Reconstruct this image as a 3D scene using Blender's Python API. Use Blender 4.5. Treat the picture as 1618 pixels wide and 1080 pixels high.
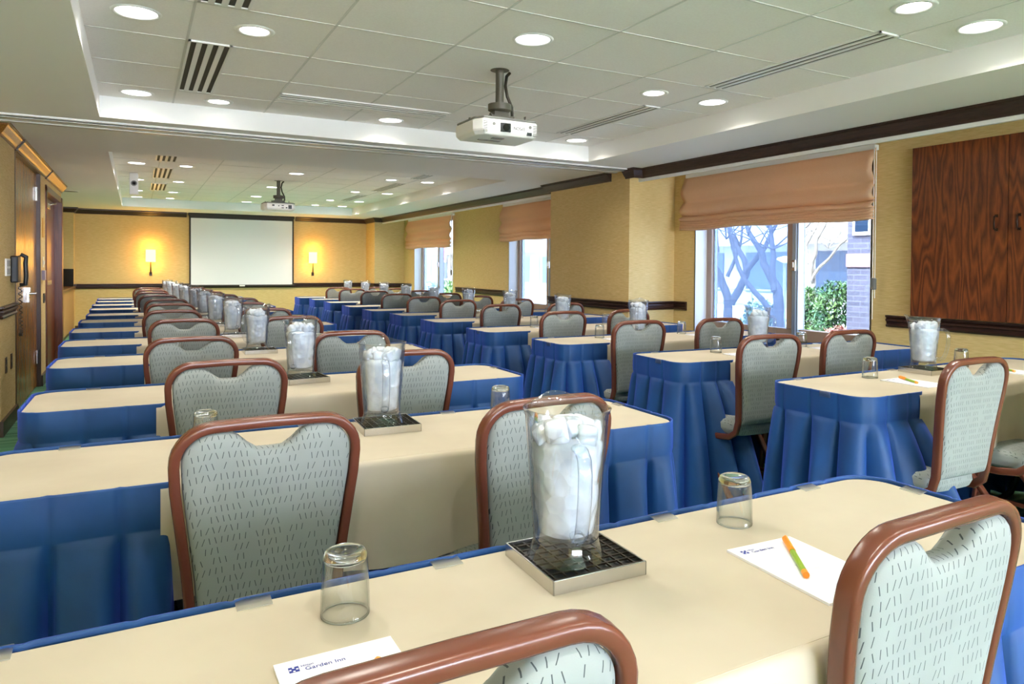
import bpy, bmesh, math, random
from mathutils import Vector, Matrix
random.seed(7)
for o in list(bpy.data.objects): bpy.data.objects.remove(o, do_unlink=True)
S = bpy.context.scene
C = S.collection
PI = math.pi

# ------------------------------------------------------------------ camera
EYE = 1.24
cam_d = bpy.data.cameras.new('camera'); cam = bpy.data.objects.new('camera', cam_d); C.objects.link(cam)
right = Vector((0.8740929841664302, -0.4857087382347206, 0.006962516316697146))
up = Vector((0.0018288087883267185, 0.017623673588038978, 0.9998430184722388))
fwd = Vector((0.4857552, 0.87394303, -0.01629300))
cam.matrix_world = Matrix(((right.x, up.x, -fwd.x, 0), (right.y, up.y, -fwd.y, 0), (right.z, up.z, -fwd.z, EYE), (0, 0, 0, 1)))
cam_d.sensor_width = 36.0; cam_d.sensor_fit = 'HORIZONTAL'
cam_d.lens = 1132.385 / 1618 * 36
cam_d.shift_x = (809 - 845.6) / 1618
cam_d.shift_y = (440 - 540) / 1618
cam_d.clip_start = 0.02; cam_d.clip_end = 300
S.camera = cam

# ------------------------------------------------------------------ world, sun, exposure
W = bpy.data.worlds.new('sky'); S.world = W; W.use_nodes = True
bgn = W.node_tree.nodes['Background']
bgn.inputs[0].default_value = (0.90, 0.895, 1.0, 1); bgn.inputs[1].default_value = 14.0
sun_d = bpy.data.lights.new('sun', 'SUN'); sun = bpy.data.objects.new('sun', sun_d); C.objects.link(sun)
sun_d.energy = 22.0; sun_d.angle = math.radians(1.0); sun_d.color = (1.0, 0.95, 0.86)
sun.rotation_euler = Vector((0.55, 0.25, -0.80)).to_track_quat('-Z', 'Y').to_euler(); sun.location = (0, 0, 20)
S.view_settings.view_transform = 'Standard'; S.view_settings.look = 'None'
S.view_settings.exposure = 1.6; S.view_settings.gamma = 1.0; S.view_settings.use_curve_mapping = False
cy = S.cycles
cy.use_denoising = True
cy.max_bounces = 10; cy.diffuse_bounces = 5; cy.glossy_bounces = 4; cy.transmission_bounces = 8; cy.transparent_max_bounces = 24
cy.caustics_reflective = False; cy.caustics_refractive = False
cy.sample_clamp_indirect = 6.0
LAMP = 0.30      # master level of the ceiling lamps
SKYPORTAL = True

# ------------------------------------------------------------------ materials
def srgb(r, g, b):
    f = lambda v: (v / 255 / 12.92) if v / 255 <= 0.04045 else ((v / 255 + 0.055) / 1.055) ** 2.4
    return (f(r), f(g), f(b), 1)
def mat(name, col, rough=0.6, metal=0.0, spec=0.5, **kw):
    m = bpy.data.materials.new(name); m.use_nodes = True
    b = m.node_tree.nodes['Principled BSDF']
    b.inputs['Base Color'].default_value = col; b.inputs['Roughness'].default_value = rough
    b.inputs['Metallic'].default_value = metal; b.inputs['Specular IOR Level'].default_value = spec
    for k, v in kw.items(): b.inputs[k.replace('_', ' ')].default_value = v
    return m
class NT:
    def __init__(s, m): s.t = m.node_tree; s.n = s.t.nodes; s.l = s.t.links
    def new(s, t, **kw):
        n = s.n.new(t)
        for k, v in kw.items(): setattr(n, k, v)
        return n
    def math(s, op, a, b=None):
        n = s.n.new('ShaderNodeMath'); n.operation = op
        for i, v in enumerate((a, b)):
            if v is None: continue
            if isinstance(v, (int, float)): n.inputs[i].default_value = v
            else: s.l.new(v, n.inputs[i])
        return n.outputs[0]
def noisy(m, c1, c2, scale=(1, 1, 1), nscale=8, detail=4, bump=0.0, dist=0.01, lo=0.3, hi=0.7):
    """base colour varies between c1 and c2 with a stretched noise; optional bump"""
    t = NT(m); b = t.n['Principled BSDF']
    tc = t.new('ShaderNodeTexCoord'); mp = t.new('ShaderNodeMapping'); mp.inputs['Scale'].default_value = scale
    nz = t.new('ShaderNodeTexNoise'); nz.inputs['Scale'].default_value = nscale; nz.inputs['Detail'].default_value = detail
    rp = t.new('ShaderNodeValToRGB'); rp.color_ramp.elements[0].color = c1; rp.color_ramp.elements[1].color = c2
    rp.color_ramp.elements[0].position = lo; rp.color_ramp.elements[1].position = hi
    t.l.new(tc.outputs['Object'], mp.inputs[0]); t.l.new(mp.outputs[0], nz.inputs['Vector'])
    t.l.new(nz.outputs['Fac'], rp.inputs[0]); t.l.new(rp.outputs[0], b.inputs['Base Color'])
    if bump:
        bp = t.new('ShaderNodeBump'); bp.inputs['Strength'].default_value = bump; bp.inputs['Distance'].default_value = dist
        t.l.new(nz.outputs['Fac'], bp.inputs['Height']); t.l.new(bp.outputs[0], b.inputs['Normal'])
    return m
def wood(name, dark, light, rough=0.3, sc=(1, 1, 1), wscale=2.2, dist=6.0):
    m = mat(name, light, rough); t = NT(m); b = t.n['Principled BSDF']
    tc = t.new('ShaderNodeTexCoord'); mp = t.new('ShaderNodeMapping'); mp.inputs['Scale'].default_value = sc
    wv = t.new('ShaderNodeTexWave'); wv.wave_type = 'BANDS'; wv.bands_direction = 'Y'
    wv.inputs['Scale'].default_value = wscale; wv.inputs['Distortion'].default_value = dist
    wv.inputs['Detail'].default_value = 3; wv.inputs['Detail Scale'].default_value = 0.8
    nz = t.new('ShaderNodeTexNoise'); nz.inputs['Scale'].default_value = 60; nz.inputs['Detail'].default_value = 3
    mp2 = t.new('ShaderNodeMapping'); mp2.inputs['Scale'].default_value = (sc[0], sc[1], sc[2] * 0.08)
    mx = t.new('ShaderNodeMix', data_type='FLOAT'); mx.inputs[0].default_value = 0.45
    rp = t.new('ShaderNodeValToRGB'); rp.color_ramp.elements[0].color = dark; rp.color_ramp.elements[1].color = light
    rp.color_ramp.elements[0].position = 0.2; rp.color_ramp.elements[1].position = 0.85
    t.l.new(tc.outputs['Object'], mp.inputs[0]); t.l.new(mp.outputs[0], wv.inputs['Vector'])
    t.l.new(tc.outputs['Object'], mp2.inputs[0]); t.l.new(mp2.outputs[0], nz.inputs['Vector'])
    t.l.new(wv.outputs['Fac'], mx.inputs[2]); t.l.new(nz.outputs['Fac'], mx.inputs[3])
    t.l.new(mx.outputs[0], rp.inputs[0]); t.l.new(rp.outputs[0], b.inputs['Base Color'])
    return m
def emit(name, col, s):
    m = bpy.data.materials.new(name); m.use_nodes = True; t = NT(m); t.n.clear()
    e = t.new('ShaderNodeEmission'); e.inputs[0].default_value = col; e.inputs[1].default_value = s
    o = t.new('ShaderNodeOutputMaterial'); t.l.new(e.outputs[0], o.inputs[0]); return m
def thin_glass(name, tint=(1, 1, 1, 1), gl=0.9, base=0.05, rough=0.02, haze=0.0, hazecol=(1, 1, 1, 1), edge=None):
    """clear thin wall: see-through, mirror-like at grazing angles, optional milky haze"""
    m = bpy.data.materials.new(name); m.use_nodes = True; t = NT(m); t.n.clear()
    tr = t.new('ShaderNodeBsdfTransparent'); tr.inputs[0].default_value = tint
    if edge is not None:
        lw2 = t.new('ShaderNodeLayerWeight'); lw2.inputs[0].default_value = 0.5
        mc = t.new('ShaderNodeMix', data_type='RGBA'); t.l.new(t.math('POWER', lw2.outputs['Facing'], 2.0), mc.inputs[0])
        mc.inputs[6].default_value = tint; mc.inputs[7].default_value = edge; t.l.new(mc.outputs[2], tr.inputs[0])
    g = t.new('ShaderNodeBsdfGlossy'); g.inputs['Roughness'].default_value = rough
    lw = t.new('ShaderNodeLayerWeight'); lw.inputs[0].default_value = 0.35
    f = t.math('MULTIPLY', t.math('POWER', lw.outputs['Facing'], 2.2), gl); f = t.math('ADD', f, base)
    mx = t.new('ShaderNodeMixShader'); t.l.new(f, mx.inputs[0]); t.l.new(tr.outputs[0], mx.inputs[1]); t.l.new(g.outputs[0], mx.inputs[2])
    out = mx.outputs[0]
    if haze > 0:
        d = t.new('ShaderNodeBsdfTranslucent'); d.inputs[0].default_value = hazecol
        m2 = t.new('ShaderNodeMixShader'); m2.inputs[0].default_value = haze
        t.l.new(out, m2.inputs[1]); t.l.new(d.outputs[0], m2.inputs[2]); out = m2.outputs[0]
    o = t.new('ShaderNodeOutputMaterial'); t.l.new(out, o.inputs[0]); return m

WALLP = noisy(mat('grasscloth_wallpaper', srgb(196, 168, 112), 0.8), srgb(202, 171, 106), srgb(224, 197, 140), (1.5, 1.5, 30), 9, 6, 0.25, 0.004)
SOFF = mat('white_ceiling_paint', srgb(240, 240, 238), 0.8)
TILE = noisy(mat('ceiling_tile', srgb(240, 239, 235), 0.95), srgb(243, 240, 237), srgb(248, 246, 243), (1, 1, 1), 90, 3, 0.1, 0.002)
GRID = mat('ceiling_grid_metal', srgb(216, 215, 211), 0.5)
CROWN = noisy(mat('dark_crown_wood', srgb(52, 34, 26), 0.35), srgb(42, 27, 21), srgb(64, 43, 33), (20, 2, 20), 6)
CROWN_WARM = noisy(mat('warm_lit_crown_wood', srgb(128, 82, 28), 0.28), srgb(104, 64, 20), srgb(150, 100, 38), (20, 2, 20), 6)  # brown crown wood with warm lamp light put into its colour
RAIL = noisy(mat('dark_rail_wood', srgb(52, 30, 24), 0.35), srgb(44, 25, 20), srgb(66, 40, 30), (3, 3, 30), 6)
def grain(name, cols, rough, sc):
    m = mat(name, cols[1], rough); t = NT(m); b = t.n['Principled BSDF']
    tc = t.new('ShaderNodeTexCoord'); mp = t.new('ShaderNodeMapping'); mp.inputs['Scale'].default_value = sc; t.l.new(tc.outputs['Object'], mp.inputs[0])
    nz = t.new('ShaderNodeTexNoise'); nz.inputs['Scale'].default_value = 1.0; nz.inputs['Detail'].default_value = 2.5; nz.inputs['Roughness'].default_value = .45; t.l.new(mp.outputs[0], nz.inputs['Vector'])
    rings = t.math('FRACT', t.math('MULTIPLY', nz.outputs['Fac'], 13.0)); rings = t.math('ABSOLUTE', t.math('SUBTRACT', rings, .5))
    fine = t.new('ShaderNodeTexNoise'); fine.inputs['Scale'].default_value = 22; fine.inputs['Detail'].default_value = 4; t.l.new(mp.outputs[0], fine.inputs['Vector'])
    f = t.math('ADD', t.math('MULTIPLY', rings, 1.1), t.math('MULTIPLY', fine.outputs['Fac'], .55)); f = t.math('SUBTRACT', f, .05)
    rp = t.new('ShaderNodeValToRGB'); e = rp.color_ramp.elements; e[0].position = .12; e[0].color = cols[0]; e[1].position = .8; e[1].color = cols[2]; q = e.new(.45); q.color = cols[1]
    t.l.new(f, rp.inputs[0]); t.l.new(rp.outputs[0], b.inputs['Base Color']); return m
WALNUT = grain('walnut_veneer', (srgb(70, 31, 15), srgb(106, 51, 25), srgb(136, 72, 33)), 0.3, (6, 6, .9))
DOORW = grain('door_veneer', (srgb(134, 84, 32), srgb(160, 104, 42), srgb(182, 124, 56)), 0.25, (9, 9, .5))
DOORR = grain('red_door_veneer', (srgb(84, 36, 12), srgb(104, 48, 18), srgb(122, 60, 24)), 0.3, (9, 9, .5))
BASEB = mat('dark_baseboard_wood', srgb(66, 42, 22), 0.35)
COUNTW = wood('counter_front_veneer', srgb(150, 108, 62), srgb(178, 134, 82), 0.4, (1, 1, 0.12), 6, 3.0)
GRANITE = mat('black_granite', srgb(18, 22, 18), 0.15)
STEEL = mat('brushed_steel', (0.62, 0.60, 0.57, 1), 0.22, 1.0)
DKMETAL = mat('dark_bronze_metal', srgb(70, 64, 56), 0.4, 0.8)
WHITEPL = mat('white_plastic', srgb(235, 235, 232), 0.4)
BLACKPL = mat('black_plastic', srgb(22, 26, 28), 0.4)
GREYPL = mat('grey_plastic', srgb(120, 120, 116), 0.5)
MOUNTM = mat('taupe_mount_paint', srgb(92, 88, 76), 0.45)
FRAMEB = mat('brown_window_frame', srgb(166, 142, 124), 0.4)
FRAMEW = mat('pale_window_metal', srgb(176, 190, 205), 0.3, 0.6)
REVEAL = mat('white_reveal_paint', srgb(226, 226, 224), 0.6)
SCREENM = mat('matte_screen', srgb(232, 232, 234), 0.7)
SCRB = mat('black_screen_border', srgb(44, 38, 34), 0.6)
SHADEF = noisy(mat('roman_shade_fabric', srgb(214, 160, 108), 0.85), srgb(228, 190, 152), srgb(238, 204, 170), (40, 40, 40), 5)
def translucent(m, w, col):
    t = NT(m); b = t.n['Principled BSDF']; o = t.n['Material Output']; tr = t.new('ShaderNodeBsdfTranslucent'); tr.inputs[0].default_value = col
    mx = t.new('ShaderNodeMixShader'); mx.inputs[0].default_value = w; t.l.new(b.outputs[0], mx.inputs[1]); t.l.new(tr.outputs[0], mx.inputs[2]); t.l.new(mx.outputs[0], o.inputs[0])
translucent(SHADEF, .36, srgb(230, 186, 144))
CREAM = noisy(mat('cream_tablecloth', srgb(232, 216, 186), 0.85), srgb(184, 172, 152), srgb(194, 183, 163), (1, 1, 1), 5)
BLUE = noisy(mat('blue_skirt_fabric', srgb(18, 84, 156), 0.6), srgb(4, 58, 108), srgb(8, 70, 128), (1, 1, 1), 7)
BLUE.node_tree.nodes['Principled BSDF'].inputs['Sheen Weight'].default_value = 0.7
BLUE.node_tree.nodes['Principled BSDF'].inputs['Sheen Tint'].default_value = srgb(90, 110, 255)
CHFR = mat('brown_chair_frame', srgb(104, 56, 40), 0.27, 0.0, 0.6)
TABW = mat('grey_laminate', srgb(120, 116, 110), 0.5)
TABL = mat('black_table_leg', srgb(28, 28, 28), 0.4)
CLIP = thin_glass('clear_clip_plastic', (0.93, 0.95, 0.97, 1), 0.6, 0.14, 0.15, 0.25)
GLASS = thin_glass('clear_drinking_glass', (0.975, 0.985, 0.985, 1), 1.0, 0.05, edge=(0.76, 0.81, 0.82, 1))
GLASSB = mat('thick_glass_base', (0.93, 0.98, 0.95, 1), 0.03, 0.0, 0.5, Transmission_Weight=1.0, IOR=1.45)
PITCH = thin_glass('clear_pitcher_plastic', (0.955, 0.97, 0.99, 1), 1.0, 0.08, edge=(0.76, 0.82, 0.90, 1))
ICE = noisy(mat('ice', srgb(236, 240, 246), 0.18, 0.0, 0.6), srgb(206, 213, 224), srgb(232, 236, 240), (1, 1, 1), 30)
_t = NT(ICE); _b = _t.n['Principled BSDF']; _c = _t.new('ShaderNodeTexCoord'); _v = _t.new('ShaderNodeTexVoronoi'); _v.feature = 'F1'; _v.inputs['Scale'].default_value = 48
_m = _t.new('ShaderNodeBump'); _m.inputs['Strength'].default_value = .55; _m.inputs['Distance'].default_value = .006
_t.l.new(_c.outputs['Object'], _v.inputs['Vector']); _t.l.new(_v.outputs['Distance'], _m.inputs['Height']); _t.l.new(_m.outputs[0], _b.inputs['Normal'])
ICE.node_tree.nodes['Principled BSDF'].inputs['Subsurface Weight'].default_value = 0.5
ICE.node_tree.nodes['Principled BSDF'].inputs['Subsurface Radius'].default_value = (.03, .03, .03)
ICE.node_tree.nodes['Principled BSDF'].inputs['Subsurface Scale'].default_value = 0.6
PAPER = mat('white_notepaper', srgb(236, 236, 244), 0.8)
INK = mat('navy_ink', srgb(46, 58, 150), 0.8)
LETTER = mat('dark_grey_lettering', srgb(60, 62, 66), .5)
INKP = mat('pale_grey_ink', srgb(208, 208, 220), 0.8)
ORANGE = mat('orange_pen_plastic', srgb(246, 150, 30), 0.3)
GREEN = mat('lime_pen_plastic', srgb(140, 172, 34), 0.3)
LENS = mat('black_lens_glass', srgb(24, 24, 22), 0.05)
DARKSLOT = mat('dark_slot', srgb(58, 54, 44), 0.7)
DISC = emit('lamp_diffuser', (1.0, 0.965, 0.90, 1), 5.0)
DISCW = emit('wide_lamp_diffuser', (1.0, 0.97, 0.92, 1), 2.6)
SHADE_E = emit('glowing_linen_shade', (1.0, 0.74, 0.28, 1), 1.0)
PANE = thin_glass('window_glass', (0.93, 0.97, 1.0, 1), 0.5, 0.03)
PALE = thin_glass('pale_dimming_glass', (0.30, 0.36, 0.42, 1), 0.4, 0.02, 0.05, 0.08, (0.55, 0.7, 0.9, 1))  # pale pane, tint darkened to hold down the outdoor brightness
DIMPANE = thin_glass('dimming_glass', (0.36, 0.40, 0.44, 1), 0.4, 0.02)  # tint added to dim the bright view outdoors
HAZE = thin_glass('tinted_screen_glass', (0.30, 0.37, 0.46, 1), 0.4, 0.02, 0.05, 0.08, (0.26, 0.38, 0.58, 1))

def tick_fabric():
    m = mat('tick_weave_fabric', srgb(168, 178, 170), 0.85); t = NT(m); b = t.n['Principled BSDF']
    tc = t.new('ShaderNodeTexCoord'); sx = t.new('ShaderNodeSeparateXYZ'); t.l.new(tc.outputs['Object'], sx.inputs[0])
    x = sx.outputs[0]; v = t.math('ADD', sx.outputs[2], sx.outputs[1])
    v = t.math('ADD', v, 5.0); x = t.math('ADD', x, 5.0)
    rv = t.math('MULTIPLY', v, 1 / 0.0195); row = t.math('FLOOR', rv); fz = t.math('FRACT', rv)
    cx_ = t.math('ADD', t.math('MULTIPLY', x, 1 / 0.0115), t.math('MULTIPLY', row, 0.37)); cell = t.math('FLOOR', cx_); fx = t.math('FRACT', cx_)
    cb = t.new('ShaderNodeCombineXYZ'); t.l.new(t.math('MULTIPLY', cell, 7.31), cb.inputs[0]); t.l.new(t.math('MULTIPLY', row, 3.77), cb.inputs[1])
    wn = t.new('ShaderNodeTexWhiteNoise'); wn.noise_dimensions = '2D'; t.l.new(cb.outputs[0], wn.inputs['Vector'])
    rnd = wn.outputs['Value']; rc = t.new('ShaderNodeSeparateColor'); t.l.new(wn.outputs['Color'], rc.inputs[0])
    slant = t.math('MULTIPLY', t.math('SUBTRACT', rc.outputs[2], 0.45), 1.5)
    ctr = t.math('ADD', 0.5, t.math('MULTIPLY', slant, t.math('SUBTRACT', fz, 0.5)))
    d = t.math('ABSOLUTE', t.math('SUBTRACT', fx, ctr))
    a = t.math('LESS_THAN', d, 0.062); c_ = t.math('LESS_THAN', t.math('ABSOLUTE', t.math('SUBTRACT', fz, 0.5)), 0.31)
    k = t.math('GREATER_THAN', rc.outputs[1], 0.16)
    mask = t.math('MULTIPLY', t.math('MULTIPLY', a, c_), k)
    mx = t.new('ShaderNodeMix', data_type='RGBA'); t.l.new(mask, mx.inputs[0])
    nz = t.new('ShaderNodeTexNoise'); nz.inputs['Scale'].default_value = 14; t.l.new(tc.outputs['Object'], nz.inputs['Vector'])
    rp = t.new('ShaderNodeValToRGB'); rp.color_ramp.elements[0].color = srgb(136, 141, 138); rp.color_ramp.elements[1].color = srgb(150, 155, 152)
    t.l.new(nz.outputs['Fac'], rp.inputs[0]); t.l.new(rp.outputs[0], mx.inputs[6])
    mx.inputs[7].default_value = srgb(66, 72, 74); t.l.new(mx.outputs[2], b.inputs['Base Color'])
    wv = t.new('ShaderNodeTexNoise'); wv.inputs['Scale'].default_value = 700; t.l.new(tc.outputs['Object'], wv.inputs['Vector'])
    bp = t.new('ShaderNodeBump'); bp.inputs['Strength'].default_value = 0.15; bp.inputs['Distance'].default_value = 0.001
    t.l.new(wv.outputs['Fac'], bp.inputs['Height']); t.l.new(bp.outputs[0], b.inputs['Normal'])
    return m
FABRIC = tick_fabric()
def carpet_mat():
    m = mat('striped_green_carpet', srgb(86, 140, 108), 0.95); t = NT(m); b = t.n['Principled BSDF']
    tc = t.new('ShaderNodeTexCoord'); mp = t.new('ShaderNodeMapping'); mp.inputs['Scale'].default_value = (0.15, 5.0, 1)
    nz = t.new('ShaderNodeTexNoise'); nz.inputs['Scale'].default_value = 3.2; nz.inputs['Detail'].default_value = 3
    rp = t.new('ShaderNodeValToRGB'); e = rp.color_ramp.elements
    e[0].position = 0.3; e[0].color = srgb(56, 104, 78); e[1].position = 0.7; e[1].color = srgb(150, 184, 140)
    n = e.new(0.45); n.color = srgb(72, 128, 96); n = e.new(0.58); n.color = srgb(92, 148, 116)
    t.l.new(tc.outputs['Object'], mp.inputs[0]); t.l.new(mp.outputs[0], nz.inputs['Vector']); t.l.new(nz.outputs['Fac'], rp.inputs[0])
    t.l.new(rp.outputs[0], b.inputs['Base Color']); return m
CARPET = carpet_mat()
def brick_mat(name, c1, c2, mortar, sc=1.0):
    m = mat(name, c1, 0.9); t = NT(m); b = t.n['Principled BSDF']
    tc = t.new('ShaderNodeTexCoord'); sx = t.new('ShaderNodeSeparateXYZ'); cb = t.new('ShaderNodeCombineXYZ')
    t.l.new(tc.outputs['Object'], sx.inputs[0]); t.l.new(t.math('ADD', sx.outputs[0], sx.outputs[1]), cb.inputs[0]); t.l.new(sx.outputs[2], cb.inputs[1])
    br = t.new('ShaderNodeTexBrick'); br.inputs['Scale'].default_value = sc
    br.inputs['Color1'].default_value = c1; br.inputs['Color2'].default_value = c2; br.inputs['Mortar'].default_value = mortar
    br.inputs['Brick Width'].default_value = 0.21; br.inputs['Row Height'].default_value = 0.072; br.inputs['Mortar Size'].default_value = 0.008
    t.l.new(cb.outputs[0], br.inputs['Vector']); t.l.new(br.outputs['Color'], b.inputs['Base Color']); return m

# ------------------------------------------------------------------ mesh helpers
class MB:
    def __init__(s): s.v = []; s.f = []; s.mi = []; s.m = 0
    def add(s, vs, fs):
        n = len(s.v); s.v += [tuple(p) for p in vs]
        for f in fs: s.f.append(tuple(i + n for i in f)); s.mi.append(s.m)
        return s
    def box(s, x0, x1, y0, y1, z0, z1):
        return s.add([(x0, y0, z0), (x1, y0, z0), (x1, y1, z0), (x0, y1, z0), (x0, y0, z1), (x1, y0, z1), (x1, y1, z1), (x0, y1, z1)],
                     [(3, 2, 1, 0), (4, 5, 6, 7), (0, 1, 5, 4), (1, 2, 6, 5), (2, 3, 7, 6), (3, 0, 4, 7)])
    def cbox(s, c, d): return s.box(c[0]-d[0]/2, c[0]+d[0]/2, c[1]-d[1]/2, c[1]+d[1]/2, c[2]-d[2]/2, c[2]+d[2]/2)
    def lathe(s, prof, n=32, c=(0, 0, 0), cap0=False, cap1=False, mod=None):
        vs = []
        for r, z in prof:
            for i in range(n):
                a = 2*PI*i/n; rr = r if mod is None else r*mod(a, z)
                vs.append((c[0]+rr*math.cos(a), c[1]+rr*math.sin(a), c[2]+z))
        fs = []
        for k in range(len(prof)-1):
            for i in range(n):
                j = (i+1) % n; fs.append((k*n+i, k*n+j, (k+1)*n+j, (k+1)*n+i))
        if cap0: fs.append(tuple(reversed(range(n))))
        if cap1: fs.append(tuple((len(prof)-1)*n+i for i in range(n)))
        return s.add(vs, fs)
    def cyl(s, c, r, z0, z1, n=24): return s.lathe([(r, z0), (r, z1)], n, c, True, True)
    def tube(s, pts, prof, closed=False, upv=(0, 0, 1), cap=True):
        """sweep a closed 2-D profile (side, up) along pts"""
        pts = [Vector(p) for p in pts]; n = len(pts); m = len(prof); vs = []
        upv = Vector(upv); pu = None
        for i, p in enumerate(pts):
            a = pts[(i-1) % n] if (closed or i > 0) else p; b = pts[(i+1) % n] if (closed or i < n-1) else p
            t = (b-a).normalized()
            u0 = pu if pu is not None else upv
            u = u0 - t*u0.dot(t)
            if u.length < 1e-4: u = Vector((1, 0, 0)) - t*t.x
            u.normalize(); pu = u if upv == Vector((0, 0, 0)) else None
            sd = t.cross(u)
            k = 1.0
            if 0 < i < n-1 or closed:
                d1 = (p-a).normalized(); k = 1/max(0.5, d1.dot(t))
            for x, y in prof: vs.append(p + sd*(x*k) + u*y)
        fs = []
        for i in range(n if closed else n-1):
            i2 = (i+1) % n
            for j in range(m):
                j2 = (j+1) % m; fs.append((i*m+j, i*m+j2, i2*m+j2, i2*m+j))
        if cap and not closed:
            fs.append(tuple(reversed(range(m)))); fs.append(tuple((n-1)*m+j for j in range(m)))
        return s.add(vs, fs)
    def rod(s, a, b, r, n=10):
        a = Vector(a); b = Vector(b); d = (b-a); u = Vector((0, 0, 1)) if abs(d.normalized().z) < 0.9 else Vector((0, 1, 0))
        return s.tube([a, b], circ(r, n), upv=u)
    def grid(s, fn, nu, nv, wrapu=False):
        vs = [fn(i/(nu if wrapu else nu-1), j/(nv-1)) for j in range(nv) for i in range(nu)]; fs = []
        for j in range(nv-1):
            for i in range(nu if wrapu else nu-1):
                i2 = (i+1) % nu; fs.append((j*nu+i, j*nu+i2, (j+1)*nu+i2, (j+1)*nu+i))
        return s.add(vs, fs)
    def data(s, name, mats, smooth=None):
        me = bpy.data.meshes.new(name); me.from_pydata(s.v, [], s.f)
        for m in (mats if isinstance(mats, (list, tuple)) else [mats]): me.materials.append(m)
        for p, i in zip(me.polygons, s.mi): p.material_index = i
        bm = bmesh.new(); bm.from_mesh(me); bmesh.ops.recalc_face_normals(bm, faces=bm.faces[:]); bm.to_mesh(me); bm.free()
        if smooth is not None:
            for p in me.polygons: p.use_smooth = True
            if smooth < 180: me.set_sharp_from_angle(angle=math.radians(smooth))
        me.update(); return me
    def build(s, name, mats, parent=None, smooth=None, bevel=0.0):
        o = bpy.data.objects.new(name, s.data(name, mats, smooth)); C.objects.link(o)
        if parent is not None: o.parent = parent
        if bevel:
            b = o.modifiers.new('bevel', 'BEVEL'); b.width = bevel; b.segments = 2; b.limit_method = 'ANGLE'; b.angle_limit = math.radians(40)
        return o
def circ(r, n=10, ry=None): return [(r*math.cos(2*PI*i/n), (ry or r)*math.sin(2*PI*i/n)) for i in range(n)]
def rrect(w, h, r, k=3):
    out = []
    for cx_, cy_, a0 in ((w/2-r, h/2-r, 0), (-w/2+r, h/2-r, PI/2), (-w/2+r, -h/2+r, PI), (w/2-r, -h/2+r, 1.5*PI)):
        for i in range(k+1): a = a0+i/k*PI/2; out.append((cx_+r*math.cos(a), cy_+r*math.sin(a)))
    return out
def poly_prism(mb, pts, z0, z1):
    n = len(pts); mb.add([(x, y, z0) for x, y in pts]+[(x, y, z1) for x, y in pts],
        [tuple(reversed(range(n))), tuple(range(n, 2*n))]+[(i, (i+1) % n, n+(i+1) % n, n+i) for i in range(n)])
def tag(o, label=None, cat=None, group=None, kind=None):
    if label: o['label'] = label
    if cat: o['category'] = cat
    if group: o['group'] = group
    if kind: o['kind'] = kind
    return o
def empty(name, loc=(0, 0, 0), rz=0.0, label=None, cat=None, group=None, kind=None):
    o = bpy.data.objects.new(name, None); C.objects.link(o); o.empty_display_size = 0.1
    o.location = loc; o.rotation_euler = (0, 0, rz); return tag(o, label, cat, group, kind)
def struct(o, label, cat): return tag(o, label, cat, None, 'structure')
def copy_tree(o, parent=None):
    c = o.copy(); C.objects.link(c)
    if parent is not None: c.parent = parent
    for ch in list(o.children): copy_tree(ch, c)
    return c
ORD = ['', 'first', 'second', 'third', 'fourth', 'fifth', 'sixth', 'seventh', 'eighth', 'ninth', 'tenth', 'eleventh', 'twelfth']

# ================================================================== SETTING
XL, XR, YF, YN = -0.852, 4.98, 15.35, -7.0
SZ, TZ = 2.24, 2.386          # soffit and tile heights
struct(MB().box(-2.6, 5.3, YN-.2, YF+.3, -0.15, 0.0).build('floor', CARPET), 'green striped carpet floor', 'floor')
# ceiling: soffit with two coffers, tiles above them
NC = (-0.22, 3.75, -4.5, 5.72)    # near coffer x0,x1,y0,y1
FC = (-0.24, 3.75, 7.45, 14.30)   # far coffer
m = MB(); t0, t1 = SZ, 2.60
m.box(-2.6, NC[0], YN, YF+.2, t0, t1); m.box(NC[1], XR+.3, YN, YF+.2, t0, t1)
m.box(NC[0], NC[1], YN, NC[2], t0, t1); m.box(NC[0], NC[1], NC[3], FC[2], t0, t1); m.box(NC[0], NC[1], FC[3], YF+.2, t0, t1)
ceil = m.build('ceiling', SOFF); struct(ceil, 'white soffit ceiling with two recessed tile coffers', 'ceiling')
m = MB(); m.box(NC[0], NC[1], NC[2], NC[3], TZ, 2.6); m.box(FC[0], FC[1], FC[2], FC[3], TZ, 2.6)
m.build('ceiling_tile_field', TILE, ceil)
m = MB()
for (x0, x1, y0, y1) in (NC, FC):
    i = -3
    while i < 12:
        x = 0.2255+0.61*i; i += 1
        if x0 < x < x1: m.box(x-.006, x+.006, y0, y1, TZ-.002, TZ+.004)
    i = -12
    while i < 24:
        y = 2.863+0.61*i; i += 1
        if y0 < y < y1: m.box(x0, x1, y-.006, y+.006, TZ-.002, TZ+.004)
m.build('ceiling_grid', GRID, ceil)
struct(MB().box(-2.7, 5.4, YN-.2, YF+.3, 2.62, 2.9).build('light_block_slab', SOFF), 'unseen slab added above the ceiling to block sunlight', 'ceiling')  # added out of view to stop sun leaking through the ceiling
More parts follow.
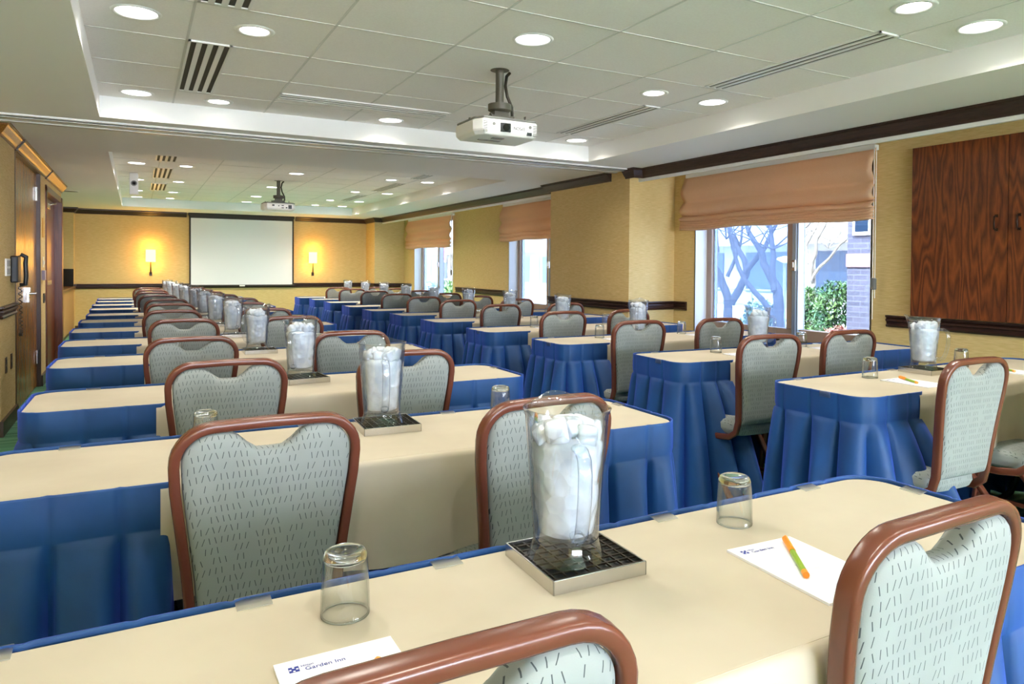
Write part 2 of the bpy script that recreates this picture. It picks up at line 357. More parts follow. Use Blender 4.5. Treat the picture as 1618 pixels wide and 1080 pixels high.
# folding-partition track across the soffit
m = MB(); m.box(-1.9, 4.36, 5.88, 6.22, SZ-.012, SZ)
tr = m.build('trim_1', SOFF); struct(tr, 'white partition track plate across the ceiling', 'trim')
m = MB(); m.box(-1.9, 4.36, 5.915, 5.935, SZ-.016, SZ-.010); m.box(-1.9, 4.36, 6.16, 6.18, SZ-.016, SZ-.010); m.box(-1.9, 4.36, 6.0, 6.008, SZ-.016, SZ-.010)
m.build('track_slot', mat('grey_track_shadow_gap', srgb(84, 84, 82), 0.5), tr)
m = MB(); m.box(-1.9, 4.36, 5.94, 6.0, SZ-.02, SZ-.012); m.box(-1.9, 4.36, 6.10, 6.16, SZ-.02, SZ-.012)
m.build('track_rail', mat('aluminium_track', srgb(190, 190, 186), 0.4, 0.3), tr)

# walls
ZT = 2.6
m = MB()
WIN = [(3.60, 5.60), (7.80, 9.79), (12.02, 14.06), (-3.9, -2.5), (-6.8, -4.3)]
ZB, ZW = 0.60, 2.16
segs = sorted(WIN); y = YN
for a, b in segs:
    m.box(XR, XR+.25, y, a, 0, ZT); y = b
    m.box(XR, XR+.25, a, b, 0, ZB); m.box(XR, XR+.25, a, b, ZW, ZT)
m.box(XR, XR+.25, y, YF+.2, 0, ZT)
struct(m.build('wall_right', WALLP), 'tan wallpapered window wall on the right', 'wall')
m = MB(); m.box(4.39, XR, 5.93, 7.52, 0, ZT); struct(m.build('wall_pier', WALLP), 'tan wallpapered pier between the windows', 'wall')
m = MB(); m.box(4.34, XR, 14.72, YF, 0, ZT); struct(m.build('wall_corner_pier', WALLP), 'tan wallpapered pier in the far right corner', 'wall')
struct(MB().box(-0.98, 5.2, YF, YF+.2, 0, ZT).build('wall_far', WALLP), 'tan wallpapered far wall behind the screen', 'wall')
m = MB(); m.box(-2.6, -1.2, YN-.2, YN, 0, ZT); m.box(4.2, 5.2, YN-.2, YN, 0, ZT); m.box(-1.2, 4.2, YN-.2, YN, 0, .4); m.box(-1.2, 4.2, YN-.2, YN, 2.2, ZT)
struct(m.build('wall_near', WALLP), 'tan wallpapered wall behind the viewpoint', 'wall')
m = MB(); m.box(XL-.14, XL, 6.30, 7.03, 0, ZT); m.box(XL-.14, XL, 8.74, 9.20, 0, ZT); m.box(XL-.14, XL, 7.03, 8.74, 2.15, ZT)
m.box(XL-.14, XL, 9.20, 10.98, 2.06, ZT); m.box(XL-.14, XL, 10.98, 11.06, 0, ZT)
m.box(-1.8, XL-.14, 6.30, 6.42, 0, ZT); m.box(-1.8, XL-.14, 10.94, 11.06, 0, ZT)
struct(m.build('wall_left', WALLP), 'tan wallpapered left wall with two doors', 'wall')
m = MB(); m.box(-2.6, -1.8, YN, YF, 0, ZT); struct(m.build('wall_left_recess', WALLP), 'tan wallpapered recessed left wall', 'wall')
struct(MB().box(-1.8, -0.98, 15.10, YF+.2, 0, ZT).build('wall_niche', WALLP), 'olive wallpapered back of the counter niche', 'wall')

# valance (pelmet) hiding the top of the window wall
m = MB(); m.box(4.50, 4.53, YN, 5.93, 2.12, SZ); m.box(4.50, 4.53, 7.52, 14.72, 2.12, SZ)
struct(m.build('trim_2', SOFF), 'white pelmet board under the crown moulding along the windows', 'trim')
CRP = [(0, 0), (0, -.092), (.012, -.092), (.016, -.078), (.028, -.066), (.052, -.032), (.062, -.022), (.062, -.012), (.07, -.008), (.07, 0)]   # outwards, down
def crown(name, pts, matr, label):
    """pts: plan points on the wall line, room on the left of the direction of travel"""
    m = MB(); P = [Vector((x, y, SZ)) for x, y in pts]; vs = []; n = len(P); k = len(CRP)
    for i, p in enumerate(P):
        d0 = (P[i]-P[i-1]).normalized() if i > 0 else None; d1 = (P[i+1]-P[i]).normalized() if i < n-1 else None
        a = d0 or d1; b = d1 or d0
        n0 = Vector((-a.y, a.x, 0)); n1 = Vector((-b.y, b.x, 0)); nn = (n0+n1); nn /= max(0.3, nn.dot(n0))
        for q, z in CRP: vs.append(p+nn*q+Vector((0, 0, z-.0005)))
    fs = []
    for i in range(n-1):
        for j in range(k): fs.append((i*k+j, i*k+(j+1) % k, (i+1)*k+(j+1) % k, (i+1)*k+j))
    fs += [tuple(range(k)), tuple((n-1)*k+j for j in reversed(range(k)))]
    m.add(vs, fs); o = m.build(name, matr); struct(o, label, 'trim'); return o
crown('trim_3', [(4.50, YN), (4.50, 5.85), (4.39, 5.85), (4.39, 5.99)], CROWN, 'dark crown moulding along the near window wall')
crown('trim_4', [(4.39, 6.25), (4.39, 7.59), (4.50, 7.59), (4.50, 14.65), (4.34, 14.65), (4.34, YF), (2.86, YF)], CROWN, 'dark crown moulding from the pier to the far corner')
crown('trim_5', [(0.84, YF), (-0.98, YF), (-0.98, 15.10), (-1.8, 15.10)], CROWN, 'dark crown moulding on the far wall left of the screen')
crown('trim_6', [(XL, 11.06), (XL, 6.30), (-1.5, 6.30)], CROWN_WARM, 'crown moulding above the left doors, warm light in its colour')
m = MB()
for y in (7.04, 9.20): m.tube([(XL+q+.002, y, SZ+z-.003) for q, z in CRP[1:9]], rrect(.012, .03, .004), upv=(0, 1, 0))
m.build('joint_cover', CROWN, bpy.data.objects['trim_6'])
# chair rails
RP = [(0, 0), (0, -.09), (.016, -.088), (.024, -.076), (.012, -.066), (.014, -.05), (.026, -.042), (.026, -.03), (.014, -.024), (.03, -.012), (.03, 0)]
def rail(name, pts, z, label):
    m = MB(); P = [Vector((x, y, z)) for x, y in pts]; vs = []; n = len(P); k = len(RP)
    for i in range(n):
        d0 = (P[i]-P[i-1]).normalized() if i > 0 else None; d1 = (P[i+1]-P[i]).normalized() if i < n-1 else None
        a = d0 or d1; b = d1 or d0; n0 = Vector((-a.y, a.x, 0)); n1 = Vector((-b.y, b.x, 0)); nn = n0+n1; nn /= max(0.3, nn.dot(n0))
        for q, dz in RP: vs.append(P[i]+nn*q+Vector((0, 0, dz)))
    fs = [(i*k+j, i*k+(j+1) % k, (i+1)*k+(j+1) % k, (i+1)*k+j) for i in range(n-1) for j in range(k)]
    fs += [tuple(range(k)), tuple((n-1)*k+j for j in reversed(range(k)))]
    m.add(vs, fs); struct(m.build(name, RAIL), label, 'trim')
rail('trim_7', [(XR, 1.2), (XR, 3.45)], 0.895, 'dark chair rail under the wall cabinet')
rail('trim_8', [(XR, 5.72), (XR, 5.93), (4.39, 5.93), (4.39, 7.52), (XR, 7.52), (XR, 7.7)], 0.89, 'dark chair rail wrapping the pier')
rail('trim_9', [(XR, 9.94), (XR, 11.86)], 0.875, 'short dark chair rail between the far windows')
rail('trim_10', [(XR, 14.25), (XR, 14.72), (4.34, 14.72), (4.34, YF), (-0.98, YF), (-0.98, 15.12)], 0.875, 'dark chair rail across the far wall')
rail('trim_11', [(XL, 7.0), (XL, 6.30), (-1.2, 6.30)], 0.93, 'dark chair rail under the wall phone')
m = MB(); m.box(XL, XL+.02, 6.30, 7.03, 0, .11); m.box(XL, XL+.02, 8.74, 9.20, 0, .11); m.box(XL-.1, XL+.02, 6.28, 6.30, 0, .11)
struct(m.build('baseboard_left', BASEB), 'dark wooden baseboard on the left wall', 'baseboard')
m = MB(); m.box(-0.98, 4.34, YF-.02, YF, 0, .12); m.box(-1.8, -.98, 15.08, 15.10, 0, .12)
struct(m.build('baseboard_far', BASEB), 'dark wooden baseboard on the far wall', 'baseboard')

# windows ------------------------------------------------------------
def window(n, y0, y1, label, gl):
    root = empty('window_%d' % n); struct(root, label, 'window')
    xf = XR+.15; ym = (y0+y1)/2-.14 if n == 1 else (y0+y1)/2
    m = MB(); m.box(XR, XR+.25, y1-.004, y1+.012, ZB, ZW); m.box(XR, XR+.25, y0-.012, y0+.004, ZB, ZW)
    m.build('window_reveal', REVEAL, root)
    m = MB()
    m.box(xf, xf+.09, y0, y0+.05, ZB, ZW); m.box(xf, xf+.09, y1-.075, y1, ZB, ZW)
    m.box(xf, xf+.09, y0, y1, ZW-.06, ZW); m.box(xf, xf+.09, y0, y1, ZB, ZB+.10)
    m.build('window_frame', FRAMEB, root, bevel=.004)
    m = MB(); m.box(xf-.01, xf+.08, ym+.02, ym+.085, ZB+.10, ZW-.06); m.build('mullion', FRAMEB, root, bevel=.004)
    m = MB(); m.box(xf-.02, xf+.07, ym-.05, ym+.018, ZB+.04, ZW-.06); m.box(xf-.028, xf-.02, ym-.03, ym, ZB+.04, ZW-.06)
    m.box(xf+.03, xf+.06, y1-.09, y1-.075, ZB+.10, ZW-.06)
    m.build('sash_stile', FRAMEW, root, bevel=.003)
    m = MB(); m.box(xf-.045, xf-.02, ym-.035, ym+.005, 1.22, 1.32); m.box(xf-.06, xf-.04, ym-.025, ym-.005, 1.25, 1.30)
    m.build('window_latch', STEEL, root, bevel=.003)
    MB().box(xf+.035, xf+.041, ym+.085, y1-.09, ZB+.10, ZW-.06).build('pane', gl, root)
    MB().box(xf+.055, xf+.061, y0+.05, ym-.05, ZB+.10, ZW-.06).build('pane', DIMPANE if n < 4 else PANE, root)
    MB().box(XR-.02, xf, y0-.02, y1+.02, ZB-.03, ZB).build('window_sill', FRAMEB, root, bevel=.004)
    m = MB(); m.box(XR-.012, XR, y0, y1, .28, ZB-.03); m.build('sill_apron', FRAMEB, root)
    # the daylight comes through here: a portal that only guides sky sampling
    if SKYPORTAL:
        ld = bpy.data.lights.new('window_portal', 'AREA'); ld.shape = 'RECTANGLE'; ld.size = ZW-ZB; ld.size_y = y1-y0; ld.cycles.is_portal = True
        lo = bpy.data.objects.new('window_portal', ld); C.objects.link(lo); lo.parent = root
        lo.location = (XR+.26, (y0+y1)/2, (ZB+ZW)/2); lo.rotation_euler = (0, PI/2, 0)
    return root
window(1, *WIN[0], 'two-pane window beside the wall cabinet with trees outside', HAZE)
window(2, *WIN[1], 'middle window partly hidden behind the pier', PALE)
window(3, *WIN[2], 'far window near the corner pier', PALE)
window(4, *WIN[3], 'unseen window added for daylight in the right wall behind the viewpoint', PANE)  # out of view, added to bring in more daylight
window(5, *WIN[4], 'last unseen window added for daylight in the right wall behind the viewpoint', PANE)  # also an added daylight source out of view

nw = empty('window_6'); struct(nw, 'wide unseen window added for daylight in the wall behind the viewpoint', 'window')  # glazing added out of view to light the room from behind
m = MB(); m.box(-1.2, 4.2, YN-.12, YN-.05, .4, .46); m.box(-1.2, 4.2, YN-.12, YN-.05, 2.14, 2.2)
for x in (-1.2, .12, 1.47, 2.82, 4.14): m.box(x, x+.06, YN-.12, YN-.05, .4, 2.2)
m.build('window_frame', FRAMEB, nw, bevel=.004)
for x in (-1.14, .18, 1.53, 2.88): MB().box(x, x+1.28, YN-.09, YN-.084, .46, 2.14).build('pane', PANE, nw)
if SKYPORTAL:
    ld = bpy.data.lights.new('window_portal', 'AREA'); ld.shape = 'RECTANGLE'; ld.size = 5.4; ld.size_y = 1.8; ld.cycles.is_portal = True
    lo = bpy.data.objects.new('window_portal', ld); C.objects.link(lo); lo.parent = nw; lo.location = (1.5, YN-.21, 1.3); lo.rotation_euler = (PI/2, 0, 0)
# ================================================================== WALL AND CEILING FITTINGS
def roman_shade(y0, y1, zb, folds, label, stack):
    root = empty('roman_shade', (4.93, 0, 0), 0, label, 'window shade', 'tan roman shades on the windows')
    zt = 2.165; k = 5
    # side profile from top to bottom: soft bellies between battens, stacked folds at the hem
    pr = [(0.0, zt)]
    n = len(folds)
    zz = [zt]+folds
    for i in range(1, len(zz)):
        a, b = zz[i-1], zz[i]
        for q in range(1, 9):
            f = q/8; pr.append((-.006-.045*math.sin(PI*f**1.6)-.012*i*f, a+(b-a)*f))
    zc = folds[-1]; h = (zc-zb)/stack
    for i in range(stack):
        for q in range(1, 7):
            f = q/6; pr.append((-.035-.02*math.sin(PI*f)-.004*i, zc-h*(i+f)))
    def fn(u, v):
        i = v*(len(pr)-1); i0 = min(int(i), len(pr)-2); f = i-i0
        x = pr[i0][0]*(1-f)+pr[i0+1][0]*f; z = pr[i0][1]*(1-f)+pr[i0+1][1]*f
        s_ = (zt-z)/(zt-zb); y = y0+(y1-y0)*u
        sag = (.012*math.sin(u*7+1)+.006*math.sin(u*17))*s_
        return (x+sag*.6, y+.02*s_*(u-.5)*2, z-sag*.8-.012*math.sin(PI*u)*s_)
    m = MB(); m.grid(fn, 41, len(pr))
    f = m.build('shade_fabric', SHADEF, root, 60); sd = f.modifiers.new('cloth', 'SOLIDIFY'); sd.thickness = .006; sd.offset = 1
    MB().box(-.01, .045, y0+.01, y1-.01, zt-.01, zt+.03).build('headrail', WHITEPL, root)
    m = MB(); yc = y0-.025
    for d in (0, .018): m.tube([(-.03, yc+d, zt), (-.032, yc+d, 1.6), (-.03, yc+d, 1.02-.16*(d > 0))], circ(.003, 6), upv=(1, 0, 0))
    m.build('lift_cord', WHITEPL, root)
    m = MB(); m.cbox((-.03, yc+.009, 1.13), (.03, .035, .09)); m.build('cord_cleat', GREYPL, root, bevel=.008)
    return root
roman_shade(3.53, 5.70, 1.635, [1.93, 1.78, 1.72], 'tan roman shade over the large window beside the wall cabinet', 4)
roman_shade(7.75, 9.90, 1.635, [1.93, 1.75], 'tan roman shade on the middle window, half hidden by the pier', 2)
roman_shade(11.92, 14.30, 1.60, [1.93, 1.74], 'tan roman shade on the far window near the corner', 2)

# wall cabinet
cb = empty('wall_cabinet', (4.92, 2.57, 0), 0, 'walnut veneer wall cabinet with two bronze handles on the window wall', 'cabinet')
MB().box(.02, .06, -.66, .66, .90, 2.12).build('cabinet_box', WALNUT, cb)
for a, b, hy in ((-.66, -.002, -.07), (.002, .66, .07)):
    d = MB().box(0, .02, a, b, .902, 2.118).build('cabinet_door', WALNUT, cb, bevel=.002)
    m = MB(); m.tube([(0, hy, 1.505), (-.028, hy, 1.51), (-.032, hy, 1.55), (-.028, hy, 1.59), (0, hy, 1.595)], circ(.006, 8), upv=(0, 1, 0))
    m.cbox((-.002, hy, 1.505), (.006, .02, .02)); m.cbox((-.002, hy, 1.595), (.006, .02, .02)); m.build('door_handle', mat('dark_bronze_pull', srgb(52, 34, 24), .35, .5), d, 60)

# left doors
d1 = empty('door_1', (XL-.03, 0, 0)); struct(d1, 'pair of tall honey brown veneer doors beside the wall phone', 'door')
for a, b in ((7.06, 7.885), (7.892, 8.72)):
    MB().box(-.045, 0, a, b, .01, 2.135).build('door_leaf', DOORW, d1, bevel=.003)
m = MB(); m.box(-.1, .035, 7.03, 7.058, 0, 2.165); m.box(-.1, .035, 8.722, 8.75, 0, 2.165); m.box(-.1, .035, 7.03, 8.75, 2.137, 2.165)
m.build('door_frame', mat('dark_door_frame', srgb(74, 46, 20), .35), d1, bevel=.003)
for y, z in ((7.12, 1.93), (7.12, .30), (8.66, 1.93), (8.66, .31)):
    MB().box(0, .02, y-.035, y+.035, z-.07, z+.07).build('hinge', STEEL, d1, bevel=.004)
m = MB(); m.cbox((.012, 7.98, .955), (.02, .07, .07)); m.tube([(.02, 7.98, .965), (.055, 7.98, .965), (.055, 8.12, .965)], circ(.010, 8)); m.cbox((.015, 8.0, 1.0), (.03, .06, .04))
m.cbox((.012, 7.99, .91), (.02, .05, .05)); m.build('door_lever', STEEL, d1, 50)
d2 = empty('door_2', (XL-.06, 0, 0)); struct(d2, 'dark red-brown door further along the left wall', 'door')
MB().box(-.045, 0, 9.30, 10.84, .01, 2.0).build('door_leaf', DOORR, d2, bevel=.003)
m = MB(); m.box(-.05, .075, 9.20, 9.28, 0, 2.07); m.box(-.05, .085, 10.86, 11.0, 0, 2.07); m.box(-.05, .075, 9.20, 11.0, 2.01, 2.08)
m.build('door_frame', DOORR, d2, bevel=.004)
m = MB(); m.cbox((.03, 9.62, 1.88), (.055, .26, .06)); m.tube([(.06, 9.7, 1.9), (.09, 9.95, 1.93), (.03, 10.2, 1.95)], rrect(.02, .012, .004)); m.build('door_closer', STEEL, d2, bevel=.004)
m = MB(); m.cbox((.02, 9.9, 1.02), (.03, .5, .05)); m.cbox((.012, 9.6, 1.02), (.03, .1, .09)); m.build('push_bar', STEEL, d2, bevel=.006)

ph = empty('wall_phone', (XL, 6.86, 1.19), 0, 'black corded wall telephone beside the tall left doors', 'telephone')
MB().box(0, .05, -.085, .085, -.10, .11).build('phone_base', BLACKPL, ph, bevel=.012)
m = MB(); m.tube([(.05, .03, -.12), (.085, .03, -.115), (.09, .03, -.05), (.085, .03, .05), (.09, .03, .10), (.055, .03, .12)], rrect(.055, .03, .012), upv=(1, 0, 0)); m.build('handset', BLACKPL, ph, 50)
pts = []
for i in range(140):
    f = i/139; a = f*2*PI*17
    pts.append((.05+.012*math.cos(a), .02+.05*math.sin(PI*f)+.012*math.sin(a), -.12-.40*math.sin(PI*f*.62)))
MB().tube(pts, circ(.0035, 5), upv=(0, 0, 0)).build('coiled_cord', BLACKPL, ph, 60)
wp = empty('wall_plate', (XL, 6.62, 1.21), 0, 'white control plate with four slots left of the phone', 'wall plate')
MB().box(0, .012, -.10, .09, -.065, .065).build('plate', WHITEPL, wp, bevel=.003)
for y in (-.05, .03):
    for z in (-.03, .03): MB().box(.012, .015, y-.012, y+.012, z-.022, z+.022).build('plate_slot', GREYPL, wp)
for i, (y, lb) in enumerate(((6.54, 'brown wall outlet plate nearer the left picture edge'), (6.80, 'brown wall outlet plate nearer the tall doors'))):
    op = empty('outlet_plate', (XL, y, .485), 0, lb, 'outlet')
    MB().box(0, .006, -.036, .036, -.058, .058).build('plate', mat('brown_outlet_plastic', srgb(84, 62, 30), .4), op, bevel=.002)
    m = MB(); m.box(.006, .008, -.016, .016, .008, .040); m.box(.006, .008, -.016, .016, -.040, -.008); m.build('socket', BLACKPL, op)
sw = empty('wall_switch', (XL, 8.97, 1.25), 0, 'ivory light switch plate between the two left doors', 'switch')
MB().box(0, .008, -.06, .06, -.05, .06).build('plate', mat('ivory_plastic', srgb(226, 214, 180), .4), sw, bevel=.002)
MB().box(.008, .016, -.02, .02, -.02, .02).build('toggle', WHITEPL, sw)
th = empty('thermostat', (XL, 8.90, 1.12), 0, 'mauve grey thermostat box under the light switch', 'thermostat')
MB().box(0, .03, -.06, .06, -.05, .05).build('housing', mat('mauve_plastic', srgb(150, 134, 158), .4), th, bevel=.004)
pl = empty('wall_plate', (XL, 9.03, .88), 0, 'bronze plate low between the two left doors', 'wall plate')
MB().box(0, .01, -.05, .05, -.05, .05).build('plate', DKMETAL, pl, bevel=.002); MB().box(.01, .014, -.02, .02, -.03, .03).build('slot', BLACKPL, pl)
sg = empty('wall_sign', (XL, 8.97, 1.62), 0, 'narrow gold sign plate between the two left doors', 'sign')
MB().box(0, .008, -.05, .05, -.11, .09).build('plate', mat('gold_plate', srgb(190, 140, 50), .35, .5), sg, bevel=.002)
# counter in the niche
ct = empty('side_counter', (-0.98, 11.1, 0), 0, 'built-in wood counter with black stone top in the left niche', 'counter')
MB().box(-.6, 0, .0, 3.99, .10, .80).build('cabinet_front', COUNTW, ct, bevel=.003)
MB().box(-.6, -.05, .0, 3.99, 0, .10).build('plinth', BASEB, ct)
MB().box(-.62, .03, .0, 3.99, .80, .84).build('countertop', mat('honey_edge_top', srgb(96, 66, 38), .3), ct, bevel=.004)
MB().box(-.62, .0, 3.95, 3.99, .84, 1.15).build('backsplash', GRANITE, ct)

# projection screen
sc = empty('projection_screen', (0, YF-.05, 0), 0, 'white pull-down projection screen with black border on the far wall', 'screen')
MB().box(.91, 2.79, -.004, 0, .845, 2.14).build('screen_sheet', SCREENM, sc)
m = MB(); m.box(.88, .91, -.006, .002, .815, 2.235); m.box(2.79, 2.82, -.006, .002, .815, 2.235); m.box(.88, 2.82, -.006, .002, 2.14, 2.235)
m.build('screen_border', SCRB, sc)
m = MB(); m.tube([(.87, -.002, .83), (2.83, -.002, .83)], circ(.018, 10)); m.build('bottom_bar', SCRB, sc, 50)
MB().box(1.78, 1.88, -.03, -.018, .815, .84).build('pull_tab', WHITEPL, sc)
MB().box(.87, 2.83, -.02, .045, 2.19, SZ-.001).build('screen_case', SCRB, sc)

# sconces
def sconce(x, label):
    r = empty('wall_sconce', (x, YF, 1.40), 0, label, 'wall lamp', 'wall sconces beside the screen')
    m = MB(); k = 16
    m.grid(lambda u, v: (.083*math.cos(PI+PI*u)*1.0, -.03-.075*abs(math.sin(PI*u)), -.115+.23*v), k, 2); m.box(-.083, .083, -.034, -.03, -.115, .115)
    m.build('lamp_shade', SHADE_E, r)
    m = MB(); m.tube([(0, -.008, -.34), (0, -.03, -.30), (0, -.045, -.2), (0, -.05, -.115)], circ(.011, 8), upv=(0, 1, 0)); m.build('arm', DKMETAL, r, 60)
    m = MB(); m.cbox((0, -.008, -.34), (.05, .016, .07)); m.build('back_plate', DKMETAL, r, bevel=.004)
    for z in (.16, -.16):
        ld = bpy.data.lights.new('sconce_bulb', 'POINT'); ld.energy = 3.0; ld.color = (1.0, .44, .06); ld.shadow_soft_size = .08
        lo = bpy.data.objects.new('sconce_bulb', ld); C.objects.link(lo); lo.parent = r; lo.location = (0, -.13, z*.9)
    return r
sconce(.228, 'glowing amber wall sconce left of the projection screen')
sconce(3.21, 'glowing amber wall sconce right of the projection screen')

# recessed downlights
def downlight(x, y, wide, label):
    r = empty('downlight', (x, y, TZ), 0, label, 'ceiling light', 'recessed downlights in the %s coffer' % ('near' if y < 6.5 else 'far'))
    ro = .105 if wide else .095; ri = .085 if wide else .066
    m = MB(); m.lathe([(ro, -.001), (ro-.006, -.007), (ri+.004, -.006), (ri, .0005)], 32); m.build('trim_ring', WHITEPL, r, 60)
    m = MB(); m.lathe([(ri, -.002), (.001, -.0025)], 32); m.build('diffuser', DISCW if wide else DISC, r)
    ld = bpy.data.lights.new('downlight_lamp', 'SPOT'); ld.energy = (34 if wide else 46)*LAMP*(1.0 if y < 6.5 else 2.0); ld.spot_size = math.radians(150 if wide else 125); ld.spot_blend = .7
    ld.color = (1.0, .93, .82); ld.shadow_soft_size = .05
    lo = bpy.data.objects.new('downlight_lamp', ld); C.objects.link(lo); lo.parent = r; lo.location = (0, 0, -.02)
    return r
COLS = [(0.0, True, 'leftmost column'), (0.505, False, 'second column from the left'), (1.745, True, 'middle column'), (2.965, False, 'fourth column from the left'), (3.475, True, 'rightmost column')]
for rows, where in (([(0.15, 'row beside the viewpoint'), (1.95, 'row nearest the viewpoint'), (3.75, 'middle row'), (5.5, 'row by the partition track')], 'near'),
                    ([(9.3, 'row nearest the partition track'), (11.1, 'second row'), (12.75, 'third row'), (13.95, 'row nearest the screen')], 'far')):
    for y, rl in rows:
        for x, wide, cl in COLS:
            yy = y
            if where == 'near' and wide and x == 1.745 and y == 3.75: yy = 3.18
            downlight(x, yy, wide, '%s recessed downlight, %s coffer, %s, %s' % ('wide' if wide else 'small bright', where, cl, rl))

# slot diffusers
def slot_vent(x0, x1, y0, y1, n, label, alongx=False):
    r = empty('slot_vent', ((x0+x1)/2, (y0+y1)/2, TZ-.004), 0, label, 'air vent', 'linear slot diffusers in the ceiling')
    w, h = (x1-x0)/2, (y1-y0)/2
    m = MB(); e = .012
    m.box(-w, w, -h, -h+e, -.006, .003); m.box(-w, w, h-e, h, -.006, .003); m.box(-w, -w+e, -h, h, -.006, .003); m.box(w-e, w, -h, h, -.006, .003)
    m.build('vent_frame', WHITEPL, r)
    MB().box(-w+.005, w-.005, -h+.005, h-.005, -.001, .003).build('vent_backing', DARKSLOT, r)
    if alongx: span = 2*h-2*e
    else: span = 2*w-2*e
    p = span/(2*n-1+.001)
    for i in range(n-1):
        c = -span/2+p*(2*i+1.5)
        m = MB()
        if alongx: m.box(-w+e, w-e, c-p*.5, c+p*.5, -.006, -.0005)
        else: m.box(c-p*.5, c+p*.5, -h+e, h-e, -.006, -.0005)
        m.build('vent_slat', WHITEPL, r)
slot_vent(.232, .445, 2.26, 3.44, 4, 'four-slot ceiling vent at the top picture edge, near coffer')
slot_vent(.232, .440, 4.06, 5.24, 4, 'four-slot ceiling vent left of the near projector')
slot_vent(.835, 2.055, 5.0, 5.17, 3, 'long crosswise slot vent between vent and near projector', True)
slot_vent(3.12, 3.27, 2.22, 3.44, 3, 'long three-slot vent right of the near projector')
slot_vent(3.12, 3.27, 4.05, 5.26, 3, 'three-slot vent over the partition end of the near coffer')
slot_vent(.18, .385, 8.42, 8.95, 4, 'nearest four-slot vent on the left of the far coffer')
slot_vent(.18, .385, 9.58, 10.70, 4, 'middle four-slot vent on the left of the far coffer')
slot_vent(.18, .385, 11.45, 12.5, 4, 'farthest four-slot vent on the left of the far coffer')
slot_vent(3.13, 3.27, 11.5, 12.64, 3, 'farthest three-slot vent on the right of the far coffer')
slot_vent(3.13, 3.27, 9.62, 10.78, 3, 'middle three-slot vent on the right of the far coffer')
slot_vent(3.13, 3.27, 8.48, 9.0, 3, 'nearest three-slot vent on the right of the far coffer')

def text(name, body, size, m, parent, loc, rot, ext=.0006):
    cu = bpy.data.curves.new(name, 'FONT'); cu.body = body; cu.size = size; cu.extrude = ext; cu.align_x = 'CENTER'; cu.align_y = 'CENTER'
    cu.materials.append(m); tmp = bpy.data.objects.new('lettering', cu); C.objects.link(tmp)
    dg = bpy.context.evaluated_depsgraph_get(); me = bpy.data.meshes.new_from_object(tmp.evaluated_get(dg)); bpy.data.objects.remove(tmp, do_unlink=True)
    o = bpy.data.objects.new(name, me); C.objects.link(o); o.parent = parent; o.location = loc; o.rotation_euler = rot; return o
